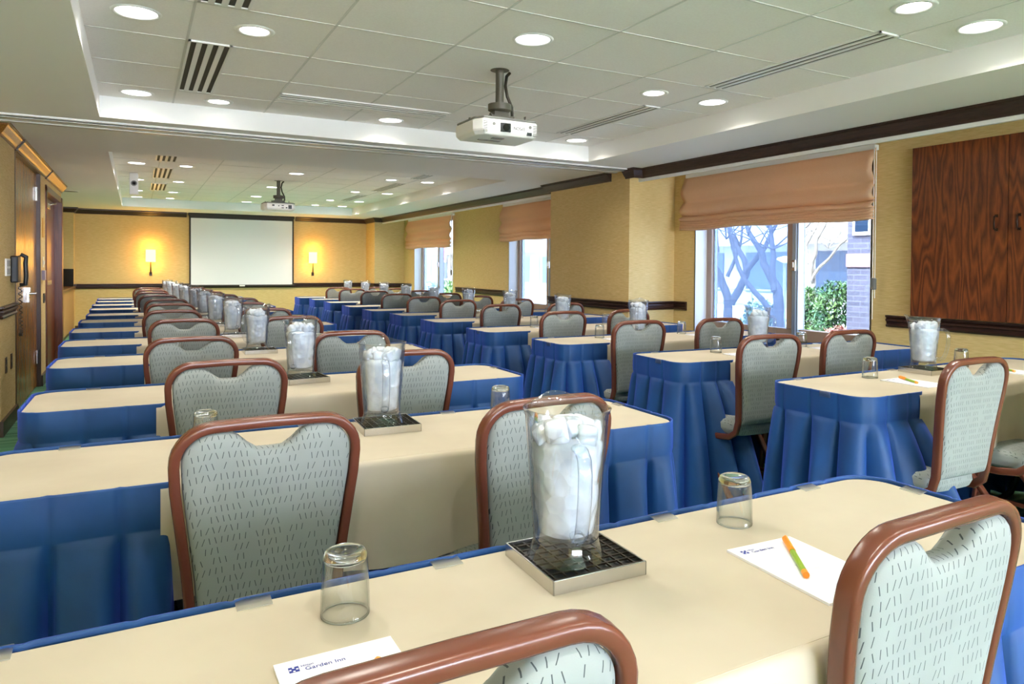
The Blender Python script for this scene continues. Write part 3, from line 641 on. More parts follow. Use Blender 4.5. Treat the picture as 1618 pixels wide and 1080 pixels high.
# projectors (built at origin of ceiling, front towards -y)
def projector(loc, label, rear):
    r = empty('projector', loc, 0, label, 'projector', 'ceiling projectors')
    m = MB(); z0, z1 = -.405, -.315
    b = MB(); b.grid(lambda u, v: (0, 0, 0), 2, 2); b = MB()
    pts = [(-.205, -.10), (-.17, -.165), (.17, -.165), (.205, -.10), (.205, .15), (-.205, .15)]
    n = len(pts); lv = [(z0, .90), (z0+.02, .985), (z0+.03, 1.0), (z1-.01, 1.0), (z1, .97)]
    vs = [(x*s_, y*s_, z) for z, s_ in lv for x, y in pts]
    fs = [(k*n+i, k*n+(i+1) % n, (k+1)*n+(i+1) % n, (k+1)*n+i) for k in range(len(lv)-1) for i in range(n)]+[tuple(reversed(range(n))), tuple((len(lv)-1)*n+i for i in range(n))]
    b.add(vs, fs); b.build('projector_body', WHITEPL, r, bevel=.006)
    b = MB(); poly_prism(b, [(x*.97, y*.97) for x, y in pts], z1, z1+.012); b.build('base_plate', GREYPL, r, bevel=.003)
    if not rear:
        MB().box(-.065, .0, -.172, -.160, -.385, -.335).build('lens_bezel', BLACKPL, r, bevel=.003)
        m = MB(); m.tube([(-.032, -.178, -.36), (-.032, -.165, -.36)], circ(.02, 20), upv=(0, 0, 1)); m.build('lens', LENS, r, 50)
        m = MB(); m.tube([(-.105, -.168, -.345), (-.105, -.160, -.345)], circ(.009, 12)); m.tube([(.125, -.168, -.345), (.125, -.160, -.345)], circ(.009, 12)); m.build('sensor_window', GREYPL, r)
        MB().box(.105, .135, -.168, -.160, -.393, -.375).build('infrared_window', BLACKPL, r)
        text('brand_lettering', 'EPSON', .024, LETTER, r, (.055, -.1665, -.358), (PI/2, PI, 0))
        m = MB()
        for i in range(7): m.box(.145+.0, .17, -.1665, -.160, -.392+.009*i, -.388+.009*i)
        for i in range(7): m.box(-.168, -.145, -.1665, -.160, -.392+.009*i, -.388+.009*i)
        m.build('cooling_grille', GREYPL, r)
        m = MB(); m.box(-.07, .0, -.09, -.05, z0-.004, z0+.002); m.box(-.12, .02, .0, .03, z0-.004, z0+.002); m.build('foot_recess', GREYPL, r)
    else:
        m = MB()
        for x, w, z, h in ((-.09, .03, -.345, .018), (-.02, .014, -.35, .014), (.03, .03, -.345, .012), (.03, .03, -.375, .012), (.08, .02, -.372, .016), (.125, .045, -.36, .05)): m.box(x-w/2, x+w/2, -.168, -.158, z-h/2, z+h/2)
        m.build('connector_panel', BLACKPL, r)
    m = MB(); m.cyl((0, -.02, 0), .024, -.20, 0); m.lathe([(.024, -.002), (.055, -.002), (.055, .0)], 24, (0, -.02, 0)); m.build('mount_pole', MOUNTM, r, 50)
    m = MB(); m.lathe([(.02, -.20), (.068, -.20), (.068, -.235), (.05, -.245), (.03, -.245)], 24, (0, -.02, 0)); m.cbox((0, -.02, -.26), (.09, .06, .03)); m.cbox((0, -.02, -.285), (.15, .09, .03)); m.build('mount_head', MOUNTM, r, 50)
    m = MB()
    for sx in (-.16, .17): m.tube([(0, -.02, -.29), (sx*.6, .02, -.298), (sx, .05, -.303), (sx, .05, -.28)], rrect(.022, .006, .002)); 
    for sx in (-.10, .12): m.tube([(0, -.02, -.29), (sx, -.11, -.303), (sx, -.11, -.275)], rrect(.022, .006, .002))
    m.build('mount_arm', MOUNTM, r)
    MB().tube([(.07, -.01, -.005), (.045, -.02, -.03), (.032, -.03, -.09), (.045, -.03, -.15), (.075, -.03, -.21), (.078, -.03, -.26), (.06, .0, -.30), (.12, .05, -.325)], circ(.009, 8), upv=(0, 1, 0)).build('cable', DKMETAL, r, 60)
    return r
projector((1.855, 3.80, TZ), 'white projector hanging from a pole in the near coffer', False)
projector((1.685, 10.25, TZ), 'white projector showing its connector side in the far coffer', True)
# small ceiling-hung device in the far coffer
cm = empty('ceiling_camera', (-.03, 10.4, TZ), 0, 'white camera bracket hanging from the far coffer beside the vents', 'camera')
MB().box(-.05, .05, -.05, .05, -.27, 0).build('bracket', WHITEPL, cm, bevel=.006)
m = MB(); m.tube([(.0, -.075, -.13), (.0, -.05, -.13)], circ(.034, 16)); m.build('camera_head', GREYPL, cm, 50)
m = MB(); m.tube([(.0, -.08, -.13), (.0, -.075, -.13)], circ(.02, 16)); m.build('lens', LENS, cm, 50)
sp = empty('ceiling_speaker', (-.80, 11.75, SZ), 0, 'round white perforated speaker grille in the soffit over the left doors', 'speaker')
m = MB(); m.lathe([(.11, -.0), (.11, -.006), (.095, -.008)], 28); m.build('rim', WHITEPL, sp, 60)
m = MB(); m.lathe([(.095, -.006), (.001, -.007)], 28); m.build('grille', GREYPL, sp)

# ================================================================== FURNITURE PROTOTYPES
HX, HY, ZTAB = .915, .2285, .75
def perimeter(hx, hy, r, wl, wr):
    """open path round the table: near side left wrap -> left end -> far side -> right end -> near side right wrap"""
    P = []
    def line(a, b):
        d = math.hypot(b[0]-a[0], b[1]-a[1]); n = max(2, int(d/.0065))
        for i in range(n): f = i/n; P.append((a[0]+(b[0]-a[0])*f, a[1]+(b[1]-a[1])*f))
    def arc(cx_, cy_, a0, a1):
        for i in range(10): a = a0+(a1-a0)*i/10; P.append((cx_+r*math.cos(a), cy_+r*math.sin(a)))
    line((-hx+wl, -hy), (-hx+r, -hy)); arc(-hx+r, -hy+r, 1.5*PI, PI); line((-hx, -hy+r), (-hx, hy-r)); arc(-hx+r, hy-r, PI, PI/2)
    line((-hx+r, hy), (hx-r, hy)); arc(hx-r, hy-r, PI/2, 0); line((hx, hy-r), (hx, -hy+r)); arc(hx-r, -hy+r, 0, -PI/2); line((hx-r, -hy), (hx-wr, -hy)); P.append((hx-wr, -hy))
    return P
def skirt_mesh(seed, wl, wr, fl=0.15):
    rnd = random.Random(seed); P = perimeter(HX+.003, HY+.003, .075, wl, wr); n = len(P)
    L = [0.0]
    for i in range(1, n): L.append(L[-1]+math.hypot(P[i][0]-P[i-1][0], P[i][1]-P[i-1][1]))
    N = []
    for i in range(n):
        a = P[max(0, i-1)]; b = P[min(n-1, i+1)]; dx, dy = b[0]-a[0], b[1]-a[1]; d = math.hypot(dx, dy) or 1; N.append((-dy/d, dx/d))
    ed = [0.0]
    while ed[-1] < L[-1]+.2: ed.append(ed[-1]+rnd.uniform(.085, .15))
    am = [rnd.uniform(.6, 1.25) for _ in ed]; sk = [rnd.uniform(.3, .7) for _ in ed]
    Z = [.762, .757, .745, .725, .70, .675, .662, .658, .652, .64, .60, .54, .46, .36, .25, .14, .05, .012]
    vs = []
    k = 0
    for zi, z in enumerate(Z):
        for i in range(n):
            s_ = L[i]; k = 0
            while ed[k+1] <= s_: k += 1
            f = (s_-ed[k])/(ed[k+1]-ed[k])
            t = max(0.0, (.655-z)/.645)
            edge = min(1.0, min(s_, L[-1]-s_)/.03)
            if z > .655:
                d = .003+.003*(1 if f > .12 else f/.12)+(.0015*math.sin(s_*31+seed) if z < .74 else 0)
                if abs(z-.658) < .005: d -= .003
                d -= .0035*math.exp(-(min(f, 1-f)/.05)**2)
            else:
                sf = (f/sk[k] if f < sk[k] else (1-f)/(1-sk[k])); sf = sf*sf*(3-2*sf)
                groove = math.exp(-(min(f, 1-f)/.075)**2)
                d = .007+.042*t**.9+am[k]*sf*(.003+.060*t**.62)-groove*(.010+.046*t**.5)
                d += fl*.26*t**.8*math.exp(-(s_/.20)**2)
                d += .004*math.sin(s_*40+z*6+seed)*t
                pass
            vs.append((P[i][0]+N[i][0]*d, P[i][1]+N[i][1]*d, z))
    fs = [(r_*n+i, r_*n+i+1, (r_+1)*n+i+1, (r_+1)*n+i) for r_ in range(len(Z)-1) for i in range(n-1)]
    m = MB(); m.add(vs, fs); return m
def cloth_mesh(seed, wl, wr):
    m = MB(); P = rrect(2*(HX-.001), 2*(HY-.001), .072, 8); rnd = random.Random(seed)
    poly_prism(m, P, ZTAB+.0005, ZTAB+.005)
    ph = [rnd.uniform(0, 6) for _ in range(4)]; x0, x1 = -HX+wl-.03, HX-wr+.03
    prof = [(.012, .7548), (.004, .7552), (-.006, .753), (-.011, .746), (-.013, .735), (-.014, .70), (-.016, .65), (-.018, .58), (-.019, .52), (-.019, .49)]
    def fn(u, v):
        i = v*(len(prof)-1); i0 = min(int(i), len(prof)-2); f = i-i0
        y = prof[i0][0]*(1-f)+prof[i0+1][0]*f; z = prof[i0][1]*(1-f)+prof[i0+1][1]*f
        x = x0+(x1-x0)*u; dn = max(0, (.74-z)/.25)
        y -= dn*(.012*math.sin(x*9+ph[0])+.007*math.sin(x*21+ph[1])+.004*math.sin(x*47+ph[2])-.006)*min(1, dn*2)
        return (x, -HY+y, z-.006*dn*math.sin(x*5+ph[3]))
    m.grid(fn, 120, len(prof)*2-1)
    return m
def make_table():
    r = empty('seminar_table')
    m = MB(); poly_prism(m, rrect(2*HX-.02, 2*HY-.02, .06, 6), ZTAB-.032, ZTAB); m.build('table_top', TABW, r)
    for sx in (-1, 1):
        for sy in (-1, 1):
            m = MB(); m.tube([(sx*.72, sy*.05, ZTAB-.032), (sx*.72, sy*.06, .2), (sx*.72, sy*.10, .08), (sx*.72, sy*.17, .012)], circ(.016, 8), upv=(1, 0, 0)); m.cyl((sx*.72, sy*.17, 0), .02, 0, .02, 12)
            m.build('leg', TABL, r, 50)
    return r
def chair_halfw(z):
    pts = [(.40, .150), (.50, .150), (.58, .156), (.68, .168), (.78, .180), (.86, .184), (1.0, .184)]
    for (a, wa), (b, wb) in zip(pts, pts[1:]):
        if z <= b: return wa+(wb-wa)*(z-a)/(b-a)
    return .184
def chair_y(z): return -.196-.085*(z-.46)-.09*max(0, z-.46)**2
def make_chair():
    r = empty('banquet_chair')
    # inverted-U back frame, running down and forward under the seat
    half = [(.168, .20, .395), (.170, .05, .398), (.168, -.08, .402), (.160, -.15, .412), (.153, -.186, .44)]
    for z in (.49, .54, .60, .66, .72, .78, .83): half.append((chair_halfw(z), chair_y(z), z))
    rc = .075; zt = .909
    for i in range(1, 9):
        a = i/8*PI/2; z = zt-rc+rc*math.sin(a); half.append((chair_halfw(.83)-rc+rc*math.cos(a), chair_y(z), z))
    half.append((.05, chair_y(zt)-.003, zt+.002)); 
    pts = [(-x, y, z) for x, y, z in half]+[(0, chair_y(zt)-.004, zt+.003)]+list(reversed(half))
    prof = rrect(.031, .021, .006, 2)
    # orient the profile so its wide side faces front/back
    P = [Vector(p) for p in pts]; n = len(P); vs = []
    for i, p in enumerate(P):
        a = P[max(0, i-1)]; b = P[min(n-1, i+1)]; t = (b-a).normalized(); fwdv = Vector((0, 1, .1)) if i > 4 and i < n-5 else Vector((0, .6, .8)) if 2 < i < n-3 else Vector((0, 0, 1))
        u = fwdv-t*fwdv.dot(t); u.normalize(); s_ = t.cross(u)
        for x, y in prof: vs.append(p+u*x+s_*y)
    k = len(prof); fs = [(i*k+j, i*k+(j+1) % k, (i+1)*k+(j+1) % k, (i+1)*k+j) for i in range(n-1) for j in range(k)]+[tuple(range(k)), tuple((n-1)*k+j for j in range(k))]
    MB().add(vs, fs).build('back_frame', CHFR, r, 55)
    # upholstered back with hand-hold scoop
    def outline(u, v):
        zb = .478; xs = u
        w0 = chair_halfw(.83)-.013; ax = abs(u)*w0; rr = .062; ztop = .897
        if ax > w0-rr: ztop -= rr-math.sqrt(max(0, rr*rr-(ax-(w0-rr))**2))
        q = min(1, max(0, (abs(u)*w0-.022)/.058)); ztop -= .040*(1-q*q*(3-2*q))
        z = zb+(ztop-zb)*v; w = min(chair_halfw(z)-.013, w0); x = u*w
        return x, z
    nu, nv = 37, 25
    def side(s_):
        def fn(a, b):
            u = (a*2-1); u = math.copysign(abs(u)**.8, u) if abs(u) > 1e-6 else 0; v = b
            u = max(-1, min(1, math.sin(u*PI/2))); v = .5-.5*math.cos(PI*v)
            x, z = outline(u, v)
            e = (1-abs(u)**8)*(1-abs(2*v-1)**10); t = .004+.020*max(0, e)**.5
            if s_ > 0: t *= 1.25
            return (x, chair_y(z)+s_*t+(.004 if s_ > 0 else 0), z)
        return fn
    m = MB(); m.grid(side(-1), nu, nv); m.grid(side(1), nu, nv)
    per = [i for i in range(nu)]+[j*nu+nu-1 for j in range(1, nv)]+[(nv-1)*nu+i for i in range(nu-2, -1, -1)]+[j*nu for j in range(nv-2, 0, -1)]
    o2 = nu*nv
    for a, b in zip(per, per[1:]+per[:1]): m.f.append((a, b, o2+b, o2+a)); m.mi.append(0)
    m.build('backrest', FABRIC, r, 75)
    def seat(a, b):
        th = a*2*PI; c_, s_ = math.cos(th), math.sin(th)
        k_ = 1/ (abs(c_)**5+abs(s_)**5)**(1/5)
        lv = [(0.0, .0), (.80, .0), (.95, .012), (1.0, .035), (.985, .062), (.90, .078), (.60, .088), (.0, .092)]
        i = b*(len(lv)-1); i0 = min(int(i), len(lv)-2); f = i-i0; rr = lv[i0][0]*(1-f)+lv[i0+1][0]*f; z = lv[i0][1]*(1-f)+lv[i0+1][1]*f
        x = .166*k_*c_*rr; y = .205*k_*s_*rr; x *= 1-.12*max(0, -s_)*rr
        return (x, y+.02, .408+z-.012*max(0, y/.2)**3)
    m = MB(); m.grid(seat, 40, 22, True); m.build('seat', FABRIC, r, 75)
    for sx in (-1, 1):
        m = MB(); m.tube([(sx*.168, .06, .395), (sx*.169, -.10, .20), (sx*.171, -.25, .012)], rrect(.02, .03, .006), upv=(1, 0, 0)); m.cyl((sx*.171, -.25, 0), .014, 0, .014, 10); m.build('leg', CHFR, r, 45)
        m = MB(); m.tube([(sx*.168, .17, .395), (sx*.169, .20, .20), (sx*.171, .225, .012)], rrect(.02, .03, .006), upv=(1, 0, 0)); m.cyl((sx*.171, .225, 0), .014, 0, .014, 10); m.build('leg', CHFR, r, 45)
        MB().tube([(sx*.169, -.12, .18), (sx*.169, .20, .18)], rrect(.012, .02, .004)).build('stretcher', CHFR, r, 45)
    MB().tube([(-.168, .14, .385), (.168, .14, .385)], rrect(.014, .022, .004)).build('seat_rail', CHFR, r)
    MB().tube([(-.170, -.165, .12), (.170, -.165, .12)], rrect(.012, .018, .004)).build('stretcher', CHFR, r)
    return r
def make_pitcher():
    r = empty('water_pitcher'); H = .235
    # outer wall with eight soft vertical panels, flared foot, spout towards -x
    def rad(z): return .0475+.0145*((z-.03)/(H-.03)) if z > .03 else .0475+.010*((.03-z)/.03)**1.3
    def mod(a, z):
        if z < .034 or z > H-.012: base = 1.0
        else: base = 1+.010*(math.cos(8*a))
        sp_ = math.exp(-(((a-PI+PI) % (2*PI)-PI)/.33)**2)   # around a = pi
        d = math.atan2(math.sin(a-PI), math.cos(a-PI)); sp_ = math.exp(-(d/.34)**2)
        return base+sp_*max(0, (z-(H-.045))/.045)**1.5*.22
    prof = [(rad(0), 0), (rad(.004), .004), (rad(.015), .015), (rad(.028), .028), (.0478, .032)]
    z = .045
    while z < H: prof.append((rad(z), z)); z += .014
    prof += [(rad(H)+.001, H-.006), (rad(H)+.003, H)]
    n = 64; inner = [(q-.0035, z) for q, z in reversed(prof) if z > .033]
    full = prof+[(rad(H), H+.001)]+inner+[(.044, .036), (.001, .036)]
    m = MB(); m.lathe(full, n, mod=mod)
    # lift the lip at the spout
    vs = []
    for x, y, z in m.v:
        d = math.atan2(y, -x); sp_ = math.exp(-(d/.55)**2); vs.append((x, y, z+max(0, (z-(H-.06))/.06)**2*.012*sp_))
    m.v = vs; m.build('pitcher_body', PITCH, r, 60)
    m = MB(); pts = []
    for q, z in ((.057, .185), (.074, .186), (.088, .176), (.093, .155), (.091, .12), (.085, .085), (.076, .058), (.062, .048), (.050, .052)): pts.append((q, 0, z))
    m.tube(pts, circ(.0075, 10, .010), upv=(0, 1, 0)); m.build('pitcher_handle', PITCH, r, 60)
    m = MB(); m.lathe([(.0485, .0345), (.0475, .030), (.001, .0305)], 48); m.build('pitcher_floor', PITCH, r, 60)
    return r
def ice_mesh(seed):
    rnd = random.Random(seed); m = MB(); H = .182
    # cloudy melt-water core with cubes pressed against the wall
    pr = [(.001, .037), (.036, .037), (.0432, .041)]+[(.0434+.0105*i/16, .041+.139*i/16) for i in range(1, 17)]+[(.048, .187), (.030, .190), (.001, .192)]
    hs = [(rnd.uniform(0, 2*PI), rnd.uniform(.05, .18), rnd.uniform(.5, 1)) for _ in range(46)]
    def chip(a, z):
        best = 9
        for ha, hz_, hw in hs:
            da = math.atan2(math.sin(a-ha), math.cos(a-ha)); d = math.hypot(da*.05, z-hz_)/.016
            best = min(best, d)
        return 1-.075*min(1, max(0, best-.35))
    m.lathe(pr, 64, mod=chip)
    for i in range(68, 92):
        top = True
        z = rnd.uniform(.045, .185) if not top else rnd.uniform(.188, .205)
        R = .0395+.0125*(z/.2); a = rnd.uniform(0, 2*PI); q = (R-rnd.uniform(.004, .012)) if not top else rnd.uniform(0, R-.010)
        s_ = rnd.uniform(.012, .018); c = Vector((q*math.cos(a), q*math.sin(a), z))
        rot = Matrix.Rotation(rnd.uniform(0, 6), 3, 'X') @ Matrix.Rotation(rnd.uniform(0, 6), 3, 'Y') @ Matrix.Rotation(rnd.uniform(0, 6), 3, 'Z')
        vs = []; fs = []
        ph = rrect(2*s_, 2*s_, s_*.35, 2); L = [(-s_, .72), (-s_*.72, 1), (s_*.72, 1), (s_, .72)]
        for zz, sc_ in L:
            for x, y in ph:
                p = c+rot @ Vector((x*sc_, y*sc_, zz*rnd.uniform(.9, 1.1)))
                rr = math.hypot(p.x, p.y); lim = .0425+.0138*(p.z-.03)/.205-.001
                if rr > lim: p.x *= lim/rr; p.y *= lim/rr
                p.z = max(p.z, .0375); vs.append(p)
        k = len(ph); fs = [(a_*k+j, a_*k+(j+1) % k, (a_+1)*k+(j+1) % k, (a_+1)*k+j) for a_ in range(3) for j in range(k)]+[tuple(range(k)), tuple(3*k+j for j in range(k))]
        m.add(vs, fs)
    return m.data('ice_cubes', ICE, 50)
def make_tray():
    r = empty('drip_tray'); a = .084
    m = MB(); m.box(-a, a, -a, -a+.003, 0, .022); m.box(-a, a, a-.003, a, 0, .022); m.box(-a, -a+.003, -a, a, 0, .022); m.box(a-.003, a, -a, a, 0, .022); m.build('tray_rim', STEEL, r, bevel=.0008)
    MB().box(-a+.003, a-.003, -a+.003, a-.003, 0, .012).build('tray_well', BLACKPL, r)
    m = MB()
    for i in range(8):
        q = -a+.003+(2*a-.006)*(i+.5)/8; m.box(q-.0012, q+.0012, -a+.003, a-.003, .0145, .0175); m.box(-a+.003, a-.003, q-.0012, q+.0012, .015, .018)
    m.build('drain_grid', DKMETAL, r)
    return r
def make_tumbler():
    r = empty('drinking_glass'); H = .092
    # stands mouth-down: mouth at z=0, thick base on top
    out = [(.0335, 0), (.0338, .003), (.0330, .03), (.0318, .06), (.0305, .080), (.0280, .0885), (.0225, .0915)]
    inn = [(.0315, .072), (.0303, .070), (.0302, .066), (.0310, .05), (.0318, .025), (.0322, .003), (.0325, 0)]
    m = MB(); m.lathe(out[:5], 40); m.lathe([(.0285, .0745), (.0295, .070), (.0300, .05), (.0312, .025), (.0318, .003), (.0335, 0)], 40); m.build('glass_wall', GLASS, r, 60)
    m = MB(); m.lathe([(.0312+.0016*math.cos(q*PI/4)+.0008, .0016+.0016*math.sin(q*PI/4)) for q in range(9)], 40); m.build('glass_rim', GLASSB, r, 80)
    m = MB(); m.lathe([(.001, .0755), (.0272, .0755), (.0288, .0765), (.0300, .079), (.0298, .082), (.0272, .089), (.0222, .0912), (.014, .0895), (.001, .0892)], 40); m.build('glass_base', GLASSB, r, 60)
    return r
def make_pad():
    r = empty('notepad'); w, h = .0725, .1085
    MB().box(-w, w, -h, h, 0, .004).build('paper', PAPER, r)
    m = MB(); m.box(-w+.014, -w+.026, h-.028, h-.016, .004, .0043); m.build('logo_square', INK, r)
    m = MB()
    for i in range(3):
        for j in range(3):
            if (i+j) % 2: m.box(-w+.0145+.004*i, -w+.0170+.004*i, h-.0275+.004*j, h-.0250+.004*j, .0043, .0045)
    m.build('logo_pattern', PAPER, r)
    text('letterhead', 'Hilton', .006, INK, r, (-w+.036, h-.0185, .0043), (0, 0, 0), .0001)
    text('letterhead', 'Garden Inn', .0105, INK, r, (-w+.056, h-.0265, .0043), (0, 0, 0), .0001)
    m = MB()
    for a in (20, 75, 140, 195, 285):
        pts = []
        for i in range(13):
            f = i/12; L = .036; pts.append((L*f, .008*math.sin(PI*f)))
        for i in range(12, -1, -1):
            f = i/12; pts.append((.036*f, -.008*math.sin(PI*f)))
        ca, sa = math.cos(math.radians(a)), math.sin(math.radians(a))
        q = [(.012+x*ca-y*sa, -.012+x*sa+y*ca, .0041) for x, y in pts]
        m.tube(q, rrect(.0008, .0003, .0001, 1), upv=(0, 0, 1), cap=False)
    m.build('leaf_watermark', INKP, r)
    return r
def make_pen():
    r = empty('pen')          # lies along y, cap at +y
    m = MB(); m.tube([(0, -.064, .005), (0, .034, .005)], circ(.005, 12)); m.build('barrel', GREEN, r, 50)
    m = MB(); m.lathe([(.001, 0)], 3); m = MB()
    m.tube([(0, .018, .0055), (0, .030, .0055)], circ(.0057, 12)); m.tube([(0, .030, .0055), (0, .070, .0055), (0, .074, .0055), (0, .076, .0055)], circ(.0055, 12)); m.tube([(.0, .072, .0118), (0, .03, .0118), (0, .022, .011)], rrect(.004, .0025, .0008, 1)); m.build('cap', ORANGE, r, 50)
    m = MB(); m.tube([(0, -.074, .005), (0, -.072, .005), (0, -.062, .005)], circ(.0053, 12)); m.build('end_plug', ORANGE, r, 50)
    return r

# ================================================================== ROWS OF TABLES
# per row: table centre x, y, turn; chairs (x, y_top, turn); pitcher x
LEFT = [None,
 (.575, .860, .0, (.235, .566, .0), (.937, .574, .02), (.610, .988)),
 (.575, 1.985, -.025, (.246, 1.60, .0), (.876, 1.53, .05), (.640, 2.09)),
 (.585, 3.00, -.012, (.270, 2.62, .0), (.900, 2.62, .0), (.600, 3.10)),
 (.560, 4.12, -.02, (.215, 3.52, .0), (.930, 3.52, -.02), (.582, 4.22)),
 (.525, 5.12, -.01, (.245, 4.70, .0), (.86, 4.70, .0), (.567, 5.22)),
 (.510, 6.10, 0, (.222, 5.65, 0), (.84, 5.65, 0), (.544, 6.20)),
 (.505, 7.06, 0, (.245, 6.62, 0), (.82, 6.62, 0), (.536, 7.15)),
 (.510, 7.95, 0, (.245, 7.50, 0), (.87, 7.50, 0), (.520, 8.05)),
 (.490, 8.92, 0, (.20, 8.48, 0), (.80, 8.48, 0), (.475, 9.02)),
 (.470, 9.82, 0, (.16, 9.38, 0), (.75, 9.38, 0), (.437, 9.92)),
 (.470, 10.70, 0, (.17, 10.26, 0), (.71, 10.26, 0), (.406, 10.80)),
 (.450, 11.52, 0, (.14, 11.08, 0), (.69, 11.08, 0), (.383, 11.62))]
RIGHT = [None, None,
 (3.275, 1.950, .0, (2.635, 1.46, -.03), (3.27, 1.46, .0), (3.245, 2.06)),
 (3.315, 2.965, -.06, (2.675, 2.45, -.10), (3.25, 2.45, -.06), (3.17, 3.02)),
 (3.215, 3.975, -.02, (2.640, 3.46, -.05), (3.26, 3.42, -.05), (3.06, 4.02)),
 (3.155, 4.93, -.01, (2.68, 4.42, -.03), (3.26, 4.42, 0), (3.04, 5.0)),
 (3.155, 5.96, 0, (2.68, 5.46, 0), (3.33, 5.46, 0), (3.09, 6.05)),
 (3.155, 6.86, 0, (2.67, 6.37, 0), (3.31, 6.37, 0), (3.06, 6.95)),
 (3.095, 7.66, 0, (2.62, 7.18, 0), (3.24, 7.18, 0), (2.98, 7.75)),
 (3.080, 8.50, 0, (2.60, 8.02, 0), (3.22, 8.02, 0), (2.94, 8.6)),
 (3.095, 9.52, 0, (2.635, 9.02, 0), (3.24, 9.02, 0), (2.965, 9.6)),
 (3.090, 10.42, 0, (2.58, 9.92, 0), (3.21, 9.92, 0), (2.957, 10.5)),
 (3.020, 11.12, 0, (2.565, 10.63, 0), (3.17, 10.63, 0), (2.88, 11.2))]
table0 = make_table(); chair0 = make_chair(); pitcher0 = make_pitcher(); tray0 = make_tray(); glass0 = make_tumbler(); pad0 = make_pad(); pen0 = make_pen()
USED = set()
def put(proto, loc, rz, label, cat, group):
    if proto.name not in USED: USED.add(proto.name); o = proto
    else: o = copy_tree(proto)
    o.location = loc; o.rotation_euler = (0, 0, rz); return tag(o, label, cat, group)
SK = {'left': [skirt_mesh(11+i, .42, .42).data('table_skirt', BLUE, 70) for i in range(3)], 'right': [skirt_mesh(41+i, .345, .60, 1.0).data('table_skirt', BLUE, 70) for i in range(3)]}
CL = {'left': [cloth_mesh(5+i, .42, .42).data('tablecloth', CREAM, 60) for i in range(3)], 'right': [cloth_mesh(25+i, .345, .60).data('tablecloth', CREAM, 60) for i in range(3)]}
ICEM = [ice_mesh(i) for i in range(4)]
clipm = MB(); clipm.tube([(-.0, .012, -.012), (0, .012, .005), (0, -.018, .004), (0, -.018, .002)], rrect(.046, .0016, .0005, 1), upv=(0, 0, 1)); CLIPD = None
def clip_data():
    m = MB(); pr = [(.0125, -.016), (.0125, .0052), (-.020, .0016), (-.020, .0004), (.010, .0036), (.0108, -.016)]
    w = .024; n = len(pr); m.add([(x, y, z) for x in (-w, w) for y, z in pr], [tuple(range(n)), tuple(reversed(range(n, 2*n)))]+[(i, (i+1) % n, n+(i+1) % n, n+i) for i in range(n)])
    return m.data('skirt_clip', CLIP)
CLIPD = clip_data()
